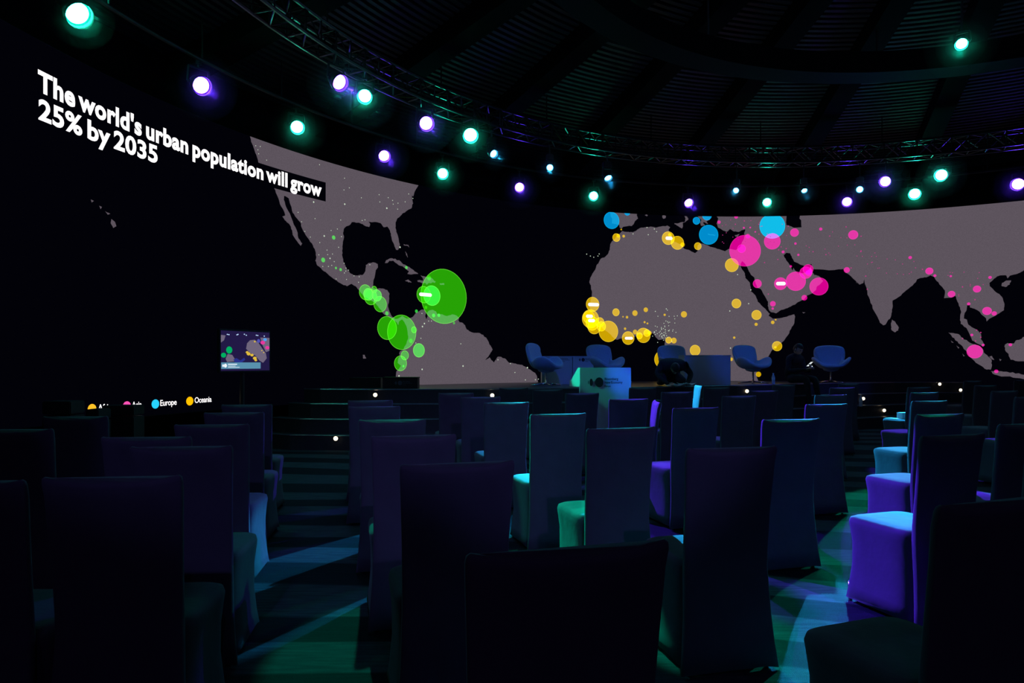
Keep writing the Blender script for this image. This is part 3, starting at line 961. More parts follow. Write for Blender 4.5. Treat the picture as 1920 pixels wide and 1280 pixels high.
# unseen front lamps and their bar, added above the audience to wash the stage blue
bar = thing('lamp_bar', 'black lamp bar above the audience carrying the blue front lamps', 'bar')
obj('pipe', tube((0.6, 3.2, 6.9), (6.6, 3.2, 6.9), 0.03, 0.03, 8), M_BLACK, bar)
for hx in (0.9, 6.3):
    obj('hanger', tube((hx, 3.2, 6.9), (hx, 3.2, ceil_z(math.hypot(hx - CX, 3.2 - CY)) - 0.02), 0.012, 0.012, 6), M_BLACK, bar)
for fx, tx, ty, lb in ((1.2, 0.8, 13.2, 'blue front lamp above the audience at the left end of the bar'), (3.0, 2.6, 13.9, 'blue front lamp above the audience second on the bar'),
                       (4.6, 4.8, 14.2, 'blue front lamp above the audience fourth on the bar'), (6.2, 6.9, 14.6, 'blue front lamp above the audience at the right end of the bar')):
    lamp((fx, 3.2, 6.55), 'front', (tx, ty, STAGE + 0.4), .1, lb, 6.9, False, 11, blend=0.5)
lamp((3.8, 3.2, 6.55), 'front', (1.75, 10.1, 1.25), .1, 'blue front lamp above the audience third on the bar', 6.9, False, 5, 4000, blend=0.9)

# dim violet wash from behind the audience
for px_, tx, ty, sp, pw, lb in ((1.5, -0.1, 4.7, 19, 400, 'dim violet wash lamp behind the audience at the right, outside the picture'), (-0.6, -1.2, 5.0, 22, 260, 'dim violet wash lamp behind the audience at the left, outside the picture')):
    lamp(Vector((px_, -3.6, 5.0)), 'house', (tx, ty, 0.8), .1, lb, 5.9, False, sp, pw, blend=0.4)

# ------------------------------------------------------------------ covered banquet chairs
def smooth01(x):
    x = max(0, min(1, x))
    return x * x * (3 - 2 * x)


def back_warp(p, fx, fy, z):
    k = smooth01((z - 0.80) / 0.16)
    sag = (1 - min(1, abs(fx)) ** 2.2)
    p.z -= 0.022 * k * sag
    # cloth bows in a little across the open back and flares at the hem
    p.y += 0.010 * math.sin(PI * min(1, max(0, (z - 0.5) / 0.45))) * (1 - fx * fx)
    if z < 0.06:
        p.z += 0.03 * (1 - fx * fx)
    # wrinkles pulled from the upper corners
    p.y += 0.004 * k * math.sin(fx * 13 + z * 30)
    return p


def seat_warp(p, fx, fy, z):
    if z < 0.1:
        m = 1 - min(1, abs(abs(fx) - abs(fy)) * 1.0)
        p.z += 0.07 * (1 - m) * (1 - z / 0.1)
    return p


BACK_LOOPS = [(0, -0.262, 0.012, 0.2301, 0.024), (0, -0.25, 0.12, 0.2172, 0.025), (0, -0.238, 0.25, 0.2065, 0.026), (0, -0.222, 0.44, 0.199, 0.028), (0, -0.224, 0.52, 0.199, 0.026), (0, -0.238, 0.68, 0.2012, 0.022), (0, -0.254, 0.82, 0.2065, 0.021), (0, -0.266, 0.92, 0.2108, 0.021), (0, -0.272, 0.962, 0.2129, 0.021), (0, -0.274, 0.976, 0.2108, 0.017), (0, -0.275, 0.982, 0.2033, 0.008)]
SEAT_LOOPS = [(0, 0.012, 0.018, 0.2215, 0.226), (0, 0.01, 0.1, 0.2111, 0.216), (0, 0.005, 0.22, 0.2007, 0.205), (0, 0.002, 0.34, 0.2028, 0.206), (0, 0.004, 0.42, 0.2111, 0.214), (0, 0.004, 0.452, 0.2153, 0.218), (0, 0.004, 0.474, 0.209, 0.212), (0, 0.004, 0.484, 0.1893, 0.192), (0, 0.004, 0.488, 0.1248, 0.13)]
protos = {}


def make_chair_meshes():
    b = obj('back_cover', loft(BACK_LOOPS, 40, 4.2, back_warp), M_COVER, None, True)
    s = obj('seat_cover', loft(SEAT_LOOPS, 40, 6.0, seat_warp), M_COVER, None, True)
    l = obj('leg', tube((0, 0, 0), (0, 0, 0.11), 0.011, 0.012, 8), M_CHROME, None, True)
    protos['b'], protos['s'], protos['l'] = b.data, s.data, l.data
    for o in (b, s, l):
        bpy.data.objects.remove(o)


make_chair_meshes()


def chair(label, xl, yl, xr, yr, yaw):
    ym = (yl + yr) / 2
    depth = F * (EYE - 0.975) / (ym - HZ)
    p = at((xl + xr) / 2, ym, depth)
    a = math.radians(yaw)
    ox, oy = p.x - 0.27 * math.sin(a), p.y + 0.27 * math.cos(a)
    t = thing('banquet_chair', label, 'chair', (ox, oy, 0), a, 'covered chairs of the audience')
    for nm, k in (('back_cover', 'b'), ('seat_cover', 's')):
        o = bpy.data.objects.new(nm, protos[k])
        COL.objects.link(o)
        o.parent = t
    for sx, sy in ((-.185, -.245), (.185, -.245), (-.18, .2), (.18, .2)):
        o = bpy.data.objects.new('leg', protos['l'])
        COL.objects.link(o)
        o.parent = t
        o.location = (sx, sy, 0)
    return t


CHAIRS = [
    ('covered chair nearest the camera at the bottom centre, its top edge sagging', 878, 1042, 1258, 1012, 15),
    ('covered chair just left of the nearest centre chair, second from the camera', 750, 875, 968, 862, 16),
    ('purple-lit covered chair with sagging blue top edge, left of centre', 700, 821, 853, 813, 14),
    ('covered chair with a green rim along its top, left of centre', 676, 789, 796, 786, 10),
    ('dark covered chair behind the green-rimmed chair, by the left aisle', 652, 765, 752, 760, 10),
    ('faint covered chair farthest along the left aisle, by the steps', 655, 752, 734, 750, 10),
    ('purple covered chair standing alone before the left stage steps', 905, 757, 994, 753, 15),
    ('dim purple covered chair below the grey South America map', 822, 738, 888, 736, 12),
    ('half-shadowed purple covered chair between two others left of centre', 863, 745, 939, 744, 12),
    ('black covered chair in the front row below the leftmost swivel chair', 934, 728, 992, 727, 14),
    ('black covered chair in the front row left of the lectern', 994, 731, 1060, 730, 14),
    ('purple covered chair right before the left foot of the lectern', 1057, 738, 1126, 737, 15),
    ('tall dark covered chair with cyan seat side, middle of the room', 993, 779, 1100, 774, 18),
    ('covered chair with a bright blue top edge and turquoise seat side, centre', 1097, 807, 1232, 799, 18),
    ('purple covered chair before the right foot of the lectern', 1139, 750, 1218, 747, 16),
    ('black covered chair in the front row right of the lectern', 1175, 727, 1235, 727, 14),
    ('black covered chair below the person bent over papers', 1236, 736, 1302, 734, 14),
    ('covered chair turned to the left with its pale front side lit blue', 1303, 724, 1317, 722, 89),
    ('covered chair turned sideways, showing only a thin bright cyan edge', 1226, 753, 1236, 753, 85),
    ('black covered chair right before the pale blue-lit chair', 1316, 727, 1370, 726, 12),
    ('black covered chair below the blue swivel chair beside the wide counter', 1350, 744, 1421, 741, 16),
    ('dark covered chair with violet top edge and violet seat side, centre right', 1257, 767, 1352, 763, 17),
    ('tall black covered chair right of the nearest centre chair', 1283, 843, 1459, 837, 12),
    ('black covered chair behind the tall black one, right of centre', 1428, 789, 1537, 784, 14),
    ('greyish covered chair at the right end of the centre block', 1508, 760, 1590, 756, 14),
    ('black covered chair in front of the stage below the step light', 1404, 733, 1459, 732, 14),
    ('black covered chair below the seated person on the stage edge', 1441, 722, 1498, 721, 14),
    ('covered chair with a thin green rim near the right steps', 1524, 742, 1591, 739, 15),
    ('black covered chair behind the green-rimmed chair near the right steps', 1553, 727, 1605, 727, 15),
    ('farthest black covered chair below the rightmost swivel chair', 1568, 720, 1615, 719, 15),
    ('first covered chair of the right aisle column, with a white carton on its seat', 1699, 727, 1747, 725, 16),
    ('second covered chair of the right aisle column counted from the stage, violet seat', 1704, 737, 1763, 735, 16),
    ('third covered chair of the right aisle column counted from the stage, turquoise seat', 1706, 754, 1778, 750, 16),
    ('fourth covered chair of the right aisle column counted from the stage, deep violet seat', 1713, 779, 1810, 775, 16),
    ('fifth covered chair of the right aisle column with a bright blue-violet seat', 1713, 820, 1857, 812, 18),
    ('covered chair nearest the camera at the lower right corner', 1733, 946, 1990, 932, 20),
    ('dark covered chair farthest right at the back of the right block', 1802, 715, 1845, 713, 12),
    ('dark covered chair in the second file of the right block', 1822, 724, 1873, 721, 13),
    ('dark blue-edged covered chair in the second file at right, before the last two', 1856, 735, 1910, 731, 14),
    ('dark covered chair cut by the right edge of the picture', 1898, 746, 1965, 742, 14),
    ('far covered chair at the extreme right beneath the Java map', 1896, 713, 1938, 712, 12),
    ('covered chair with turquoise seat between the right aisle column and the edge', 1858, 798, 1985, 792, 16),
    ('covered chair with violet seat at the right edge behind the corner chair', 1905, 845, 2080, 838, 18),
    ('large black covered chair nearest the camera at the lower left', 82, 897, 345, 893, 6),
    ('black covered chair with a blue strip of lit seat, left block', 250, 840, 433, 836, 7),
    ('purple covered chair in the left block behind the black one', 331, 798, 465, 795, 6),
    ('dim purple covered chair by the left aisle, before the monitor', 386, 775, 493, 773, 6),
    ('faint covered chair right below the monitor screen', 417, 760, 510, 758, 6),
    ('dim covered chair at the left edge of the picture', -42, 806, 94, 805, 4),
    ('black covered chair in the left block behind the largest one', 82, 782, 203, 781, 4),
    ('purple-grey covered chair half hidden in the left block below the legend', 207, 821, 345, 819, 5),
    ('dark covered chair at the lower left corner with a dimly lit seat', -190, 905, 30, 900, 2),
]
for c in CHAIRS:
    chair(*c)


# ------------------------------------------------------------------ stage furniture
def swivel_chair(label, px, ybase, depth, yaw, col=None):
    p = at(px, ybase, depth)
    t = thing('swivel_chair', label, 'chair', (p.x, p.y, STAGE), math.radians(yaw), 'blue swivel chairs on the stage')
    # rim of the shell, going round from the front (local +Y is the front); (x, y, z) with z over the seat
    rim = [(0, .30, .02), (.14, .295, .02), (.235, .27, .06), (.315, .21, .15), (.375, .11, .21), (.39, .0, .215), (.355, -.09, .175), (.295, -.15, .125), (.262, -.195, .15),
           (.285, -.235, .25), (.318, -.262, .35), (.305, -.285, .425), (.23, -.30, .465), (.12, -.31, .48), (0, -.315, .485)]
    full = rim + [(-x, y, z) for x, y, z in reversed(rim[1:-1])]
    n = len(full)
    bm = bmesh.new()
    cen = Vector((0, -0.02, -0.02))
    rings = []
    for s in (0.22, 0.45, 0.66, 0.84, 1.0):
        ring = []
        for x, y, z in full:
            k = s ** (2.6 if y < -0.1 else 2.2)
            h = s ** (0.45 if y < -0.1 else 0.62)
            ring.append(bm.verts.new((cen.x + (x - cen.x) * h, cen.y + (y - cen.y) * h, cen.z + (z - cen.z) * k)))
        rings.append(ring)
    c0 = bm.verts.new(cen)
    for i in range(n):
        bm.faces.new((c0, rings[0][i], rings[0][(i + 1) % n]))
    for a, b in zip(rings, rings[1:]):
        for i in range(n):
            j = (i + 1) % n
            bm.faces.new((a[i], b[i], b[j], a[j]))
    bmesh.ops.recalc_face_normals(bm, faces=bm.faces[:])
    o = obj('shell', bm, M_FELT, t, True)
    o.location = (0, 0, 0.36)
    md = o.modifiers.new('thick', 'SOLIDIFY')
    md.thickness = 0.07
    md.offset = 0
    md = o.modifiers.new('sub', 'SUBSURF')
    md.levels = 2
    md.render_levels = 2
    obj('seat_pan', lathe([(0.05, 0.25), (0.14, 0.275), (0.17, 0.315), (0.12, 0.335)], 20), M_FELT, t, True)
    obj('stem', lathe([(0.028, 0.03), (0.028, 0.06), (0.02, 0.07), (0.02, 0.27), (0.03, 0.28)], 14), M_CHROME, t, True)
    bm = bmesh.new()
    for k in range(4):
        a = k * PI / 2 + PI / 4
        e = Vector((math.cos(a) * 0.31, math.sin(a) * 0.31, 0.012))
        add_tube(bm, (0, 0, 0.045), e, 0.024, 0.012, 8)
    obj('star_base', bm, M_CHROME, t, True)
    return t


swivel_chair('blue swivel chair at the left, seen from its side facing right', 1024, 722, 13.0, -116)
swivel_chair('blue swivel chair turned half right behind the lectern', 1137, 716, 14.0, 180 + 28)
swivel_chair('blue swivel chair behind the person bent over papers', 1268, 714, 14.3, 180 + 8)
swivel_chair('blue swivel chair beside the wide white counter, turned slightly right', 1412, 714, 14.3, 180 + 22)
swivel_chair('rightmost blue swivel chair facing the audience in front of dark ocean', 1558, 712, 14.7, 180 - 18)


def logo(parent, cx, cz, y, s, ink, lines):
    """bar, half oval and disc, then three lines of lettering; drawn on the face at local y"""
    def flat(name, bm):
        for v in bm.verts:
            v.co = Vector((cx + v.co.x * s, y, cz + v.co.y * s))
        bmesh.ops.reverse_faces(bm, faces=bm.faces[:])
        obj(name, bm, ink, parent)
    for (x, rx, ry) in ((-1.55, 0.05, 0.26), (-1.15, 0.24, 0.48), (-0.02, 0.60, 0.64)):
        bm = bmesh.new()
        bm.faces.new([bm.verts.new((x + rx * math.cos(2 * PI * i / 28), ry * math.sin(2 * PI * i / 28), 0)) for i in range(28)])
        flat('logo_mark', bm)
    for k, (tx, sz) in enumerate(lines):
        bm = text_bm(tx, sz, 0.012)
        for v in bm.verts:
            v.co.x += 0.72
            v.co.y += 0.28 - k * 0.46
        flat('logo_text', bm)


LINES = (('Bloomberg', 0.44), ('New Economy', 0.44), ('Forum', 0.34))


def desk(name, label, cat, x0, x1, ytop, depth, yaw, dp, logos, base=STAGE, mat=M_WHITE, ink=M_INK, hgt=None):
    a = at(x0, ytop, depth)
    b = at(x1, ytop, depth)
    wd = b.x - a.x
    h = hgt if hgt else a.z - base
    t = thing(name, label, cat, ((a.x + b.x) / 2, depth + dp / 2, base), math.radians(yaw))
    bd = obj('body', box((0, 0, h / 2 - 0.012), (wd, dp, h - 0.024), None, 0.004), mat, t)
    obj('top', box((0, 0, h - 0.011), (wd + 0.012, dp + 0.012, 0.022), None, 0.004), mat, t)
    for lx, lz, s in logos:
        logo(bd, lx * wd, lz * h, -dp / 2 - 0.004, s, ink, LINES)
    return t


desk('white_counter', 'white counter with a small dark logo behind the leftmost swivel chair', 'counter', 1016, 1073, 667.5, 13.9, 0, 0.5, [(0.1, 0.87, 0.06)])
desk('white_counter', 'white counter with a small dark logo left of the second swivel chair', 'counter', 1074, 1113, 667.5, 13.9, 0, 0.5, [(0.0, 0.87, 0.06)])
desk('wide_counter', 'wide plain white counter right of the person bent over papers', 'counter', 1284, 1370, 665.5, 13.2, 0, 0.5, [])
desk('stage_monitor', 'low black wedge monitor sign with a grey logo at the left stage edge', 'monitor', 717, 782, 707, 11.5, 2, 0.35, [(0.0, 0.5, 0.062)], STAGE, M_CASE, M_GREYINK)
t = desk('stage_monitor', 'second low black box beside the wedge sign at the left stage edge', 'monitor', 655, 713, 708, 11.8, 2, 0.35, [], STAGE, M_CASE)

# lectern on the floor before the stage: tall panel with a sloped reading desk behind
LD = 10.1
a = at(1083, 689, LD)
b = at(1187, 689, LD)
lw = (b.x - a.x) * 1.0
lh = a.z
lec = thing('lectern', 'tall white lectern with a big dark logo standing in front of the stage', 'lectern', ((a.x + b.x) / 2, LD, 0), math.radians(16))
fp = obj('front_panel', box((0, 0, lh / 2), (lw, 0.035, lh), None, 0.004), M_WHITE, lec)
for s in (-1, 1):
    bm = bmesh.new()
    prof = [(0.018, lh), (0.06, lh - 0.0), (0.36, lh - 0.20), (0.42, lh - 0.20), (0.42, lh - 0.29), (0.018, lh - 0.29)]
    f = [bm.verts.new((s * (lw / 2 - 0.012) - 0.012, y, z)) for y, z in prof]
    g = [bm.verts.new((s * (lw / 2 - 0.012) + 0.012, y, z)) for y, z in prof]
    for i in range(len(prof)):
        j = (i + 1) % len(prof)
        bm.faces.new((f[i], f[j], g[j], g[i]))
    bm.faces.new(f[::-1])
    bm.faces.new(g)
    bmesh.ops.recalc_face_normals(bm, faces=bm.faces[:])
    obj('side_cheek', bm, M_WHITE, lec)
obj('reading_desk', box((0, 0.20, lh - 0.13), (lw - 0.05, 0.40, 0.02), Matrix.Rotation(math.radians(-33), 3, 'X')), M_WHITE, lec)
obj('base_plate', box((0, 0.12, 0.012), (lw, 0.30, 0.024), None, 0.004), M_WHITE, lec)
obj('post', box((0, 0.10, (lh - 0.3) / 2), (0.12, 0.12, lh - 0.3), None, 0.004), M_WHITE, lec)
logo(fp, -0.107, lh - 0.22, -0.0215, 0.115, M_INK, LINES)

# monitor on a stand at the left
TVD = 9.3
c = at(461.5, 658, TVD)
tv = thing('monitor_screen', 'flat monitor on a black floor stand showing the stage picture, at the left', 'monitor', (c.x, c.y, 0), math.radians(60))
tw, th = 0.80, 0.545
obj('housing', box((0, 0.03, c.z), (tw + 0.05, 0.05, th + 0.05), None, 0.008), M_BLACK, tv)


PIC = []


def tv_shape(name, pts, col, lay, st=1.0):
    bm = bmesh.new()
    f = bm.faces.new([bm.verts.new((-tw / 2 + x * tw, 0.002 - 0.0012 * lay, c.z + th / 2 - y * th)) for x, y in pts])
    bmesh.ops.triangulate(bm, faces=[f])
    o = obj(name, bm, glow('monitor_%s_%d' % (name, lay), col, st), PIC[0] if PIC else tv)
    if not PIC:
        PIC.append(o)


def circ(x, y, r, ry=None, n=20):
    ry = ry or r
    return [(x + r * math.cos(2 * PI * i / n), y + ry * math.sin(2 * PI * i / n)) for i in range(n)]


tv_shape('picture', [(0, 0), (1, 0), (1, 1), (0, 1)], (0.016, 0.010, 0.06), 0)
tv_shape('picture_land', [(0.52, 0.30), (0.58, 0.22), (0.68, 0.20), (0.76, 0.28), (0.84, 0.42), (0.92, 0.55), (0.94, 0.68), (0.86, 0.80), (0.78, 0.74), (0.70, 0.62), (0.58, 0.54), (0.50, 0.44)], (0.16, 0.13, 0.20), 1)
tv_shape('picture_land', [(0.80, 0.14), (1, 0.14), (1, 0.48), (0.92, 0.52), (0.84, 0.32)], (0.15, 0.12, 0.17), 1)
tv_shape('picture_land', [(0.13, 0.58), (0.22, 0.60), (0.30, 0.76), (0.12, 0.78), (0.09, 0.70)], (0.15, 0.13, 0.19), 1)
tv_shape('picture_land', [(0, 0.11), (0.09, 0.12), (0.06, 0.24), (0, 0.30)], (0.15, 0.12, 0.17), 1)
tv_shape('picture_blob', circ(0.16, 0.48, 0.06, 0.09), (0.0, 0.42, 0.12), 2)
tv_shape('picture_blob', circ(0.05, 0.61, 0.05, 0.06), (0.0, 0.42, 0.12), 2)
for x, y, r in ((0.52, 0.53, 0.03), (0.55, 0.57, 0.04), (0.62, 0.60, 0.035), (0.68, 0.68, 0.04), (0.70, 0.73, 0.03), (0.68, 0.25, 0.02), (0.83, 0.48, 0.014), (0.87, 0.53, 0.014)):
    tv_shape('picture_spot', circ(x, y, r), (0.75, 0.50, 0.05), 3)
for x, y, r in ((0.85, 0.27, 0.05), (0.95, 0.40, 0.045)):
    tv_shape('picture_mark', circ(x, y, r), (0.8, 0.04, 0.35), 3)
tv_shape('picture_disc', circ(0.90, 0.19, 0.04), (0.08, 0.35, 0.85), 3)
tv_shape('picture_disc', circ(0.76, 0.23, 0.035, 0.05), (0.08, 0.08, 0.45), 4)
for x in (0.12, 0.15, 0.31, 0.33, 0.46, 0.50, 0.71, 0.74, 0.88):
    tv_shape('picture_lamp', circ(x, 0.07 + 0.05 * ((x * 37) % 1), 0.013), (0.5, 0.7, 1.0), 5, 1.1)
tv_shape('picture_seats', [(0.24, 0.72), (0.30, 0.68), (0.38, 0.74), (0.46, 0.67), (0.48, 0.72), (0.40, 0.80), (0.28, 0.80)], (0.02, 0.03, 0.25), 3)
tv_shape('caption_bar', [(0.0, 0.79), (0.80, 0.79), (0.80, 0.95), (0.0, 0.95)], (0.10, 0.28, 0.42), 6)
tv_shape('caption_mark', circ(0.035, 0.87, 0.016, 0.035), (0.9, 0.95, 1.0), 7)
tv_shape('caption_mark', circ(0.08, 0.87, 0.03, 0.048), (0.9, 0.95, 1.0), 7)
tv_shape('caption_line', [(0.13, 0.825), (0.31, 0.825), (0.31, 0.85), (0.13, 0.85)], (0.8, 0.9, 1.0), 7)
tv_shape('caption_line', [(0.13, 0.875), (0.28, 0.875), (0.28, 0.885), (0.13, 0.885)], (0.5, 0.6, 0.7), 7)
tv_shape('caption_line', [(0.13, 0.905), (0.36, 0.905), (0.36, 0.918), (0.13, 0.918)], (0.55, 0.7, 0.8), 7)
obj('stand_pole', tube((0, 0.085, 0.03), (0, 0.085, c.z + 0.1), 0.03, 0.03, 12), M_BLACK, tv)
obj('stand_bracket', box((0, 0.065, c.z), (0.3, 0.03, 0.2)), M_BLACK, tv)
obj('stand_base', box((0, 0.085, 0.02), (0.6, 0.5, 0.04), None, 0.01), M_BLACK, tv)

# black equipment cases at the far left that hide parts of the legend
def case(px0, px1, ytop, depth, label, dp=0.25):
    a = at(px0, ytop, depth)
    b = at(px1, ytop, depth)
    wd, h = b.x - a.x, a.z
    t = thing('flight_case', label, 'case', ((a.x + b.x) / 2, depth + dp / 2, 0), 0, 'black equipment cases at the left')
    obj('body', box((0, 0, h * 0.4 + 0.04), (wd, dp, h * 0.8 - 0.02), None, 0.01), M_CASE, t)
    obj('lid', box((0, 0, h * 0.9 + 0.02), (wd, dp, h * 0.2 - 0.045), None, 0.01), M_CASE, t)
    for sx in (-1, 1):
        for sy in (-1, 1):
            obj('caster', lathe([(0.03, 0), (0.035, 0.02), (0.03, 0.05)], 10, (sx * (wd / 2 - 0.045), sy * (dp / 2 - 0.045), 0)), M_BLACK, t)
    obj('latch', box((0, -dp / 2 - 0.005, h * 0.8), (0.06, 0.015, 0.06), None, 0.003), M_TRUSS, t)


case(190, 250, 760, 8.0, 'black equipment case hiding the lower half of the pink legend dot')
case(78, 132, 752, 7.2, 'black equipment case at the far left beside the orange legend dot')
case(160, 184, 767, 7.6, 'narrow black equipment case hiding the first legend word')


# ------------------------------------------------------------------ people on the stage edge
def body(name, verts, edges, mat, parent, sub=2, root=0):
    me = bpy.data.meshes.new(name)
    me.from_pydata([v[:3] for v in verts], edges, [])
    me.update()
    o = bpy.data.objects.new(name, me)
    COL.objects.link(o)
    o.modifiers.new('skin', 'SKIN')
    for i, v in enumerate(verts):
        sv = me.skin_vertices[0].data[i]
        sv.radius = (v[3], v[4] if len(v) > 4 else v[3])
        sv.use_root = (i == root)
    sd = o.modifiers.new('sub', 'SUBSURF')
    sd.levels = sub
    sd.render_levels = sub
    dg = bpy.context.evaluated_depsgraph_get()
    me2 = bpy.data.meshes.new_from_object(o.evaluated_get(dg))
    bpy.data.objects.remove(o)
    return obj(name, me2, mat, parent, True)


def head(parent, loc, tilt, turn):
    rot = Matrix.Rotation(turn, 3, 'Z') @ Matrix.Rotation(tilt, 3, 'X')
    bm = bmesh.new()
    bmesh.ops.create_uvsphere(bm, u_segments=24, v_segments=18, radius=1.0)
    for v in bm.verts:
        x, y, z = v.co
        k = 1 - 0.22 * max(0, -z) ** 1.5
        x, y, z = x * 0.075 * k, y * 0.095 * k, z * 0.118
        fy = max(0, -v.co.y)
        if fy > 0.9 and -0.25 < v.co.z < 0.15:
            y -= 0.016 * (1 - abs(v.co.x) * 3 if abs(v.co.x) < 0.33 else 0)
        if fy > 0.75 and 0.0 < v.co.z < 0.3 and 0.25 < abs(v.co.x) < 0.55:
            y += 0.008
        v.co = rot @ Vector((x, y, z)) + Vector(loc)
    h = obj('head', bm, M_SKIN, parent, True)
    bm = bmesh.new()
    bmesh.ops.create_uvsphere(bm, u_segments=24, v_segments=16, radius=1.0)
    dl = [v for v in bm.verts if (v.co.y < -0.45 and v.co.z < 0.35) or v.co.z < -0.55]
    bmesh.ops.delete(bm, geom=dl, context='VERTS')
    for v in bm.verts:
        x, y, z = v.co
        v.co = rot @ Vector((x * 0.083, y * 0.104 + 0.004, z * 0.127 + 0.004)) + Vector(loc)
    obj('hair', bm, M_HAIR, h, True)
    for s in (-1, 1):
        bm = bmesh.new()
        bmesh.ops.create_uvsphere(bm, u_segments=8, v_segments=6, radius=1.0)
        for v in bm.verts:
            v.co = rot @ Vector((v.co.x * 0.012 + s * 0.076, v.co.y * 0.018, v.co.z * 0.03 - 0.005)) + Vector(loc)
        obj('ear', bm, M_SKIN, h, True)
        bm = bmesh.new()
        bmesh.ops.create_uvsphere(bm, u_segments=8, v_segments=6, radius=0.011)
        for v in bm.verts:
            v.co = rot @ (v.co + Vector((s * 0.03, -0.083, 0.012))) + Vector(loc)
        obj('eye', bm, M_INK, h, True)
    bm = bmesh.new()
    add_tube(bm, rot @ Vector((-0.022, -0.083, -0.055)) + Vector(loc), rot @ Vector((0.022, -0.083, -0.055)) + Vector(loc), 0.006, 0.006, 6)
    obj('mouth', bm, M_SKIN, h, True)


def hand(parent, wrist, direction, up, side):
    """palm with four fingers and a thumb, slightly curled"""
    d = Vector(direction).normalized()
    u = Vector(up).normalized()
    s = d.cross(u).normalized() * side
    w_ = Vector(wrist)
    v = [(*w_, 0.024, 0.019), (*(w_ + d * 0.045), 0.034, 0.014), (*(w_ + d * 0.085), 0.038, 0.013)]
    e = [(0, 1), (1, 2)]
    for k, ln in zip((-1.5, -0.5, 0.5, 1.5), (0.062, 0.075, 0.080, 0.068)):
        b0 = w_ + d * 0.088 + s * k * 0.019
        b1 = b0 + d * ln * 0.5 - u * 0.006
        b2 = b1 + d * ln * 0.42 - u * 0.022
        i = len(v)
        v += [(*b0, 0.009), (*b1, 0.0085), (*b2, 0.007)]
        e += [(2, i), (i, i + 1), (i + 1, i + 2)]
    t0 = w_ + d * 0.03 + s * 0.036
    t1 = t0 + d * 0.03 + s * 0.022 - u * 0.008
    t2 = t1 + d * 0.03 + s * 0.006 - u * 0.01
    i = len(v)
    v += [(*t0, 0.012), (*t1, 0.010), (*t2, 0.008)]
    e += [(1, i), (i, i + 1), (i + 1, i + 2)]
    return body('hand', v, e, M_SKIN, parent, 1)


# person 1: kneels at the stage edge facing the audience, bent low over papers
P1 = at(1259, 726, 12.75)
p1 = thing('person', 'person in dark clothes kneeling on the stage, bent low over papers', 'person', (P1.x, P1.y, STAGE), 0)
v1 = [(0, 0.24, 0.22, .20, .16),            # pelvis
      (0, 0.16, 0.34, .22, .18), (0, 0.02, 0.42, .25, .18), (0, -0.10, 0.43, .24, .16), (0, -0.20, 0.38, .08, .08),
      (-.21, -.08, .41, .075), (-.32, -.16, .24, .058), (-.20, -.34, .09, .042), (-.14, -.41, .045, .033),
      (.21, -.08, .41, .075), (.34, -.13, .24, .06), (.24, -.32, .09, .042), (.13, -.40, .045, .033),
      (-.13, .20, .17, .12), (-.19, -.12, .10, .085), (-.17, .20, .065, .06), (-.16, .40, .05, .045),
      (.13, .20, .17, .12), (.19, -.12, .10, .085), (.17, .20, .065, .06), (.16, .40, .05, .045)]
e1 = [(0, 1), (1, 2), (2, 3), (3, 4), (3, 5), (5, 6), (6, 7), (7, 8), (3, 9), (9, 10), (10, 11), (11, 12), (0, 13), (13, 14), (14, 15), (15, 16), (0, 17), (17, 18), (18, 19), (19, 20)]
body('body', v1, e1, M_CLOTH, p1)
head(p1, (0, -0.285, 0.34), math.radians(70), 0)
hand(p1, (-.14, -.41, .045), (0.35, -0.9, -.1), (0, 0, 1), 1)
hand(p1, (.13, -.40, .045), (-0.35, -0.9, -.1), (0, 0, 1), -1)
for i, (dx, dy, rz) in enumerate(((-0.10, -0.52, 0.3), (0.03, -0.50, -0.2), (0.14, -0.55, 0.5))):
    bm = box((0, 0, 0), (0.21, 0.297, 0.004))
    bmesh.ops.subdivide_edges(bm, edges=bm.edges[:], cuts=3)
    for v in bm.verts:
        v.co.z += 0.03 * abs(v.co.x) / 0.1 * (0.6 + 0.4 * i) + 0.02 * (v.co.y / 0.15) ** 2
    o = obj('paper_sheet', bm, M_PAPER, None, True)
    tag(o, ('curled white paper sheet at the left hand of the kneeling person', 'white paper sheet lying before the kneeling person', 'white paper sheet at the right hand of the kneeling person')[i], 'paper', 'papers before the kneeling person')
    o.location = (P1.x + dx, P1.y + dy, STAGE + 0.005 + 0.008 * i)
    o.rotation_euler = (0, 0, rz)

# person 2: sits on the stage edge, dark clothes, phone in hand
P2 = at(1492, 722, 13.75)
p2 = thing('person', 'person in black sitting on the stage edge looking at a lit phone', 'person', (P2.x, P2.y, STAGE), math.radians(28))
v2 = [(0, 0.10, 0.13, .15, .13), (0, .11, .30, .15, .11), (0, .07, .46, .17, .11), (0, .01, .56, .15, .09), (0, -.03, .63, .05, .05),
      (-.19, .02, .54, .065), (-.25, -.02, .28, .05), (-.10, -.24, .30, .036), (-.06, -.29, .31, .028),
      (.19, .02, .54, .065), (.25, -.02, .28, .05), (.12, -.24, .28, .036), (.05, -.29, .30, .028),
      (-.10, .05, .12, .10), (-.13, -.36, .12, .075), (-.12, -.42, -.28, .05), (-.12, -.40, -.40, .04), (-.12, -.50, -.41, .035),
      (.10, .05, .12, .10), (.13, -.36, .12, .075), (.13, -.44, -.28, .05), (.13, -.42, -.40, .04), (.13, -.52, -.41, .035)]
e2 = [(0, 1), (1, 2), (2, 3), (3, 4), (3, 5), (5, 6), (6, 7), (7, 8), (3, 9), (9, 10), (10, 11), (11, 12), (0, 13), (13, 14), (14, 15), (15, 16), (16, 17), (0, 18), (18, 19), (19, 20), (20, 21), (21, 22)]
body('body', v2, e2, M_CLOTH, p2)
head(p2, (0, -0.06, 0.72), math.radians(28), 0)
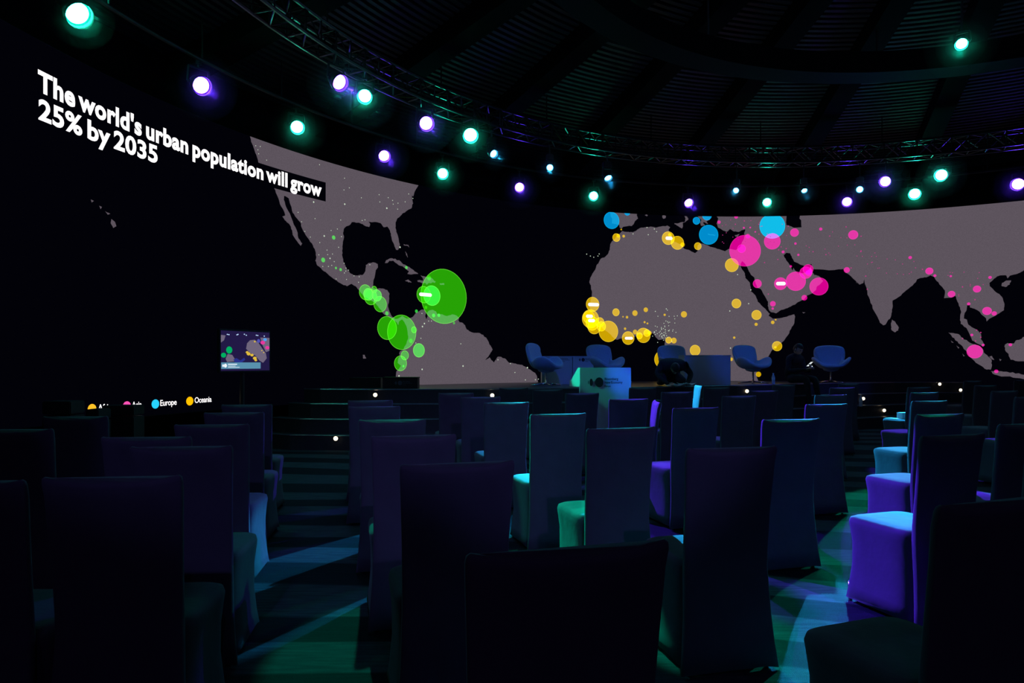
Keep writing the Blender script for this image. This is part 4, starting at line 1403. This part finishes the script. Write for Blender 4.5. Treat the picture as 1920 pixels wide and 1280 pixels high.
hand(p2, (-.06, -.29, .31), (0.5, -0.6, .3), (0, .2, 1), 1)
hand(p2, (.05, -.29, .30), (-0.5, -0.6, .3), (0, .2, 1), -1)
ph = thing('phone', 'small lit phone held by the person sitting on the stage edge', 'phone', (0, 0, 0))
cph = Matrix.Rotation(math.radians(28), 3, 'Z') @ Vector((0.0, -0.37, 0.37)) + Vector((P2.x, P2.y, STAGE))
ph.location = cph
ph.rotation_euler = (math.radians(-40), 0, math.radians(28))
obj('phone_body', box((0, 0, 0), (0.075, 0.009, 0.15), None, 0.003), M_BLACK, ph)
obj('phone_screen', box((0, 0.0052, 0), (0.068, 0.001, 0.138)), glow('phone_glow', (0.9, 0.95, 1), 0.8), ph)
obj('phone_flash', lathe([(0.012, 0), (0.01, 0.004)], 10, (0.02, 0, 0)), glow('flash_glow', (1, 1, 1), 6.0), ph)
ph.children[-1].rotation_euler = (math.radians(90), 0, 0)
ph.children[-1].location = (0, -0.0045, 0.055)


# ------------------------------------------------------------------ small things
def bottle(px, ybase, depth, z, label, hgt=0.23):
    p = at(px, ybase, depth)
    t = thing('water_bottle', label, 'bottle', (p.x, p.y, z), 0, 'water bottles on the stage')
    k = hgt / 0.23
    obj('bottle_body', lathe([(0.028 * k, 0), (0.033 * k, 0.01 * k), (0.033 * k, 0.06 * k), (0.030 * k, 0.075 * k), (0.033 * k, 0.09 * k), (0.033 * k, 0.15 * k), (0.015 * k, 0.195 * k), (0.014 * k, 0.21 * k)], 16), M_GLASSY, t, True)
    obj('cap', lathe([(0.016 * k, 0.21 * k), (0.016 * k, 0.228 * k), (0.013 * k, 0.23 * k)], 14), M_WHITE, t)
    obj('bottle_label', lathe([(0.0335 * k, 0.09 * k), (0.0335 * k, 0.14 * k)], 16), M_PAPER, t)


bottle(1450, 722, 14.0, STAGE, 'clear water bottle standing on the stage right of the fourth swivel chair')
fr = noses[2][0]
bottle(1614, 762, 13.6, 0.445, 'clear water bottle standing on the right steps beside a step light')
# things left on the first chair of the right aisle column
for o in COL.objects:
    if o.get('label', '').startswith('first covered chair of the right aisle'):
        c1 = o
M = Matrix.Translation(c1.location) @ Matrix.Rotation(c1.rotation_euler[2], 4, 'Z')
p = M @ Vector((0.02, 0.02, 0.487))
t = thing('carton', 'small white carton on the seat of the far right aisle chair', 'box', p, c1.rotation_euler[2])
obj('carton_body', box((0, 0, 0.04), (0.15, 0.11, 0.08), None, 0.004), M_PAPER, t)
obj('carton_lid', box((0, 0, 0.088), (0.156, 0.116, 0.016), None, 0.004), M_PAPER, t)
p = M @ Vector((-0.10, 0.08, 0.491))
o = obj('leaflet', box((0, 0, 0), (0.15, 0.21, 0.006)), M_PAPER)
tag(o, 'white leaflet lying beside the carton on the far right aisle chair', 'paper')
o.location = p
o.rotation_euler = (0, 0, 0.4)

# ------------------------------------------------------------------ lamp halos
# scattering balls added round the lamps for their halos: a core and a thin outer shell for each lamp colour
for cname, word in (('violet', 'violet'), ('green', 'green'), ('cyan', 'small blue')):
    for k, (scale, dens, what) in enumerate(((0.62, 0.09, 'dense core of'), (1.0, 0.05, 'soft'), (1.5, 0.02, 'thin outer'))):
        bm = bmesh.new()
        for pos, d, rr in HALOS[cname]:
            r0 = bmesh.ops.create_icosphere(bm, subdivisions=3, radius=rr * scale)
            for v in r0['verts']:
                v.co += pos + d * 0.04
        o = obj('haze_cloud', bm)
        m, n, l = nodes_of('haze_cloud')
        n.remove(n['Principled BSDF'])
        vsn = n.new('ShaderNodeVolumeScatter')
        vsn.inputs['Density'].default_value = dens
        vsn.inputs['Anisotropy'].default_value = 0.2
        l.new(vsn.outputs[0], n['Material Output'].inputs['Volume'])
        o.data.materials.append(m)
        o['kind'] = 'stuff'
        tag(o, what + ' haze glowing around the ' + word + ' stage lamps', 'haze')
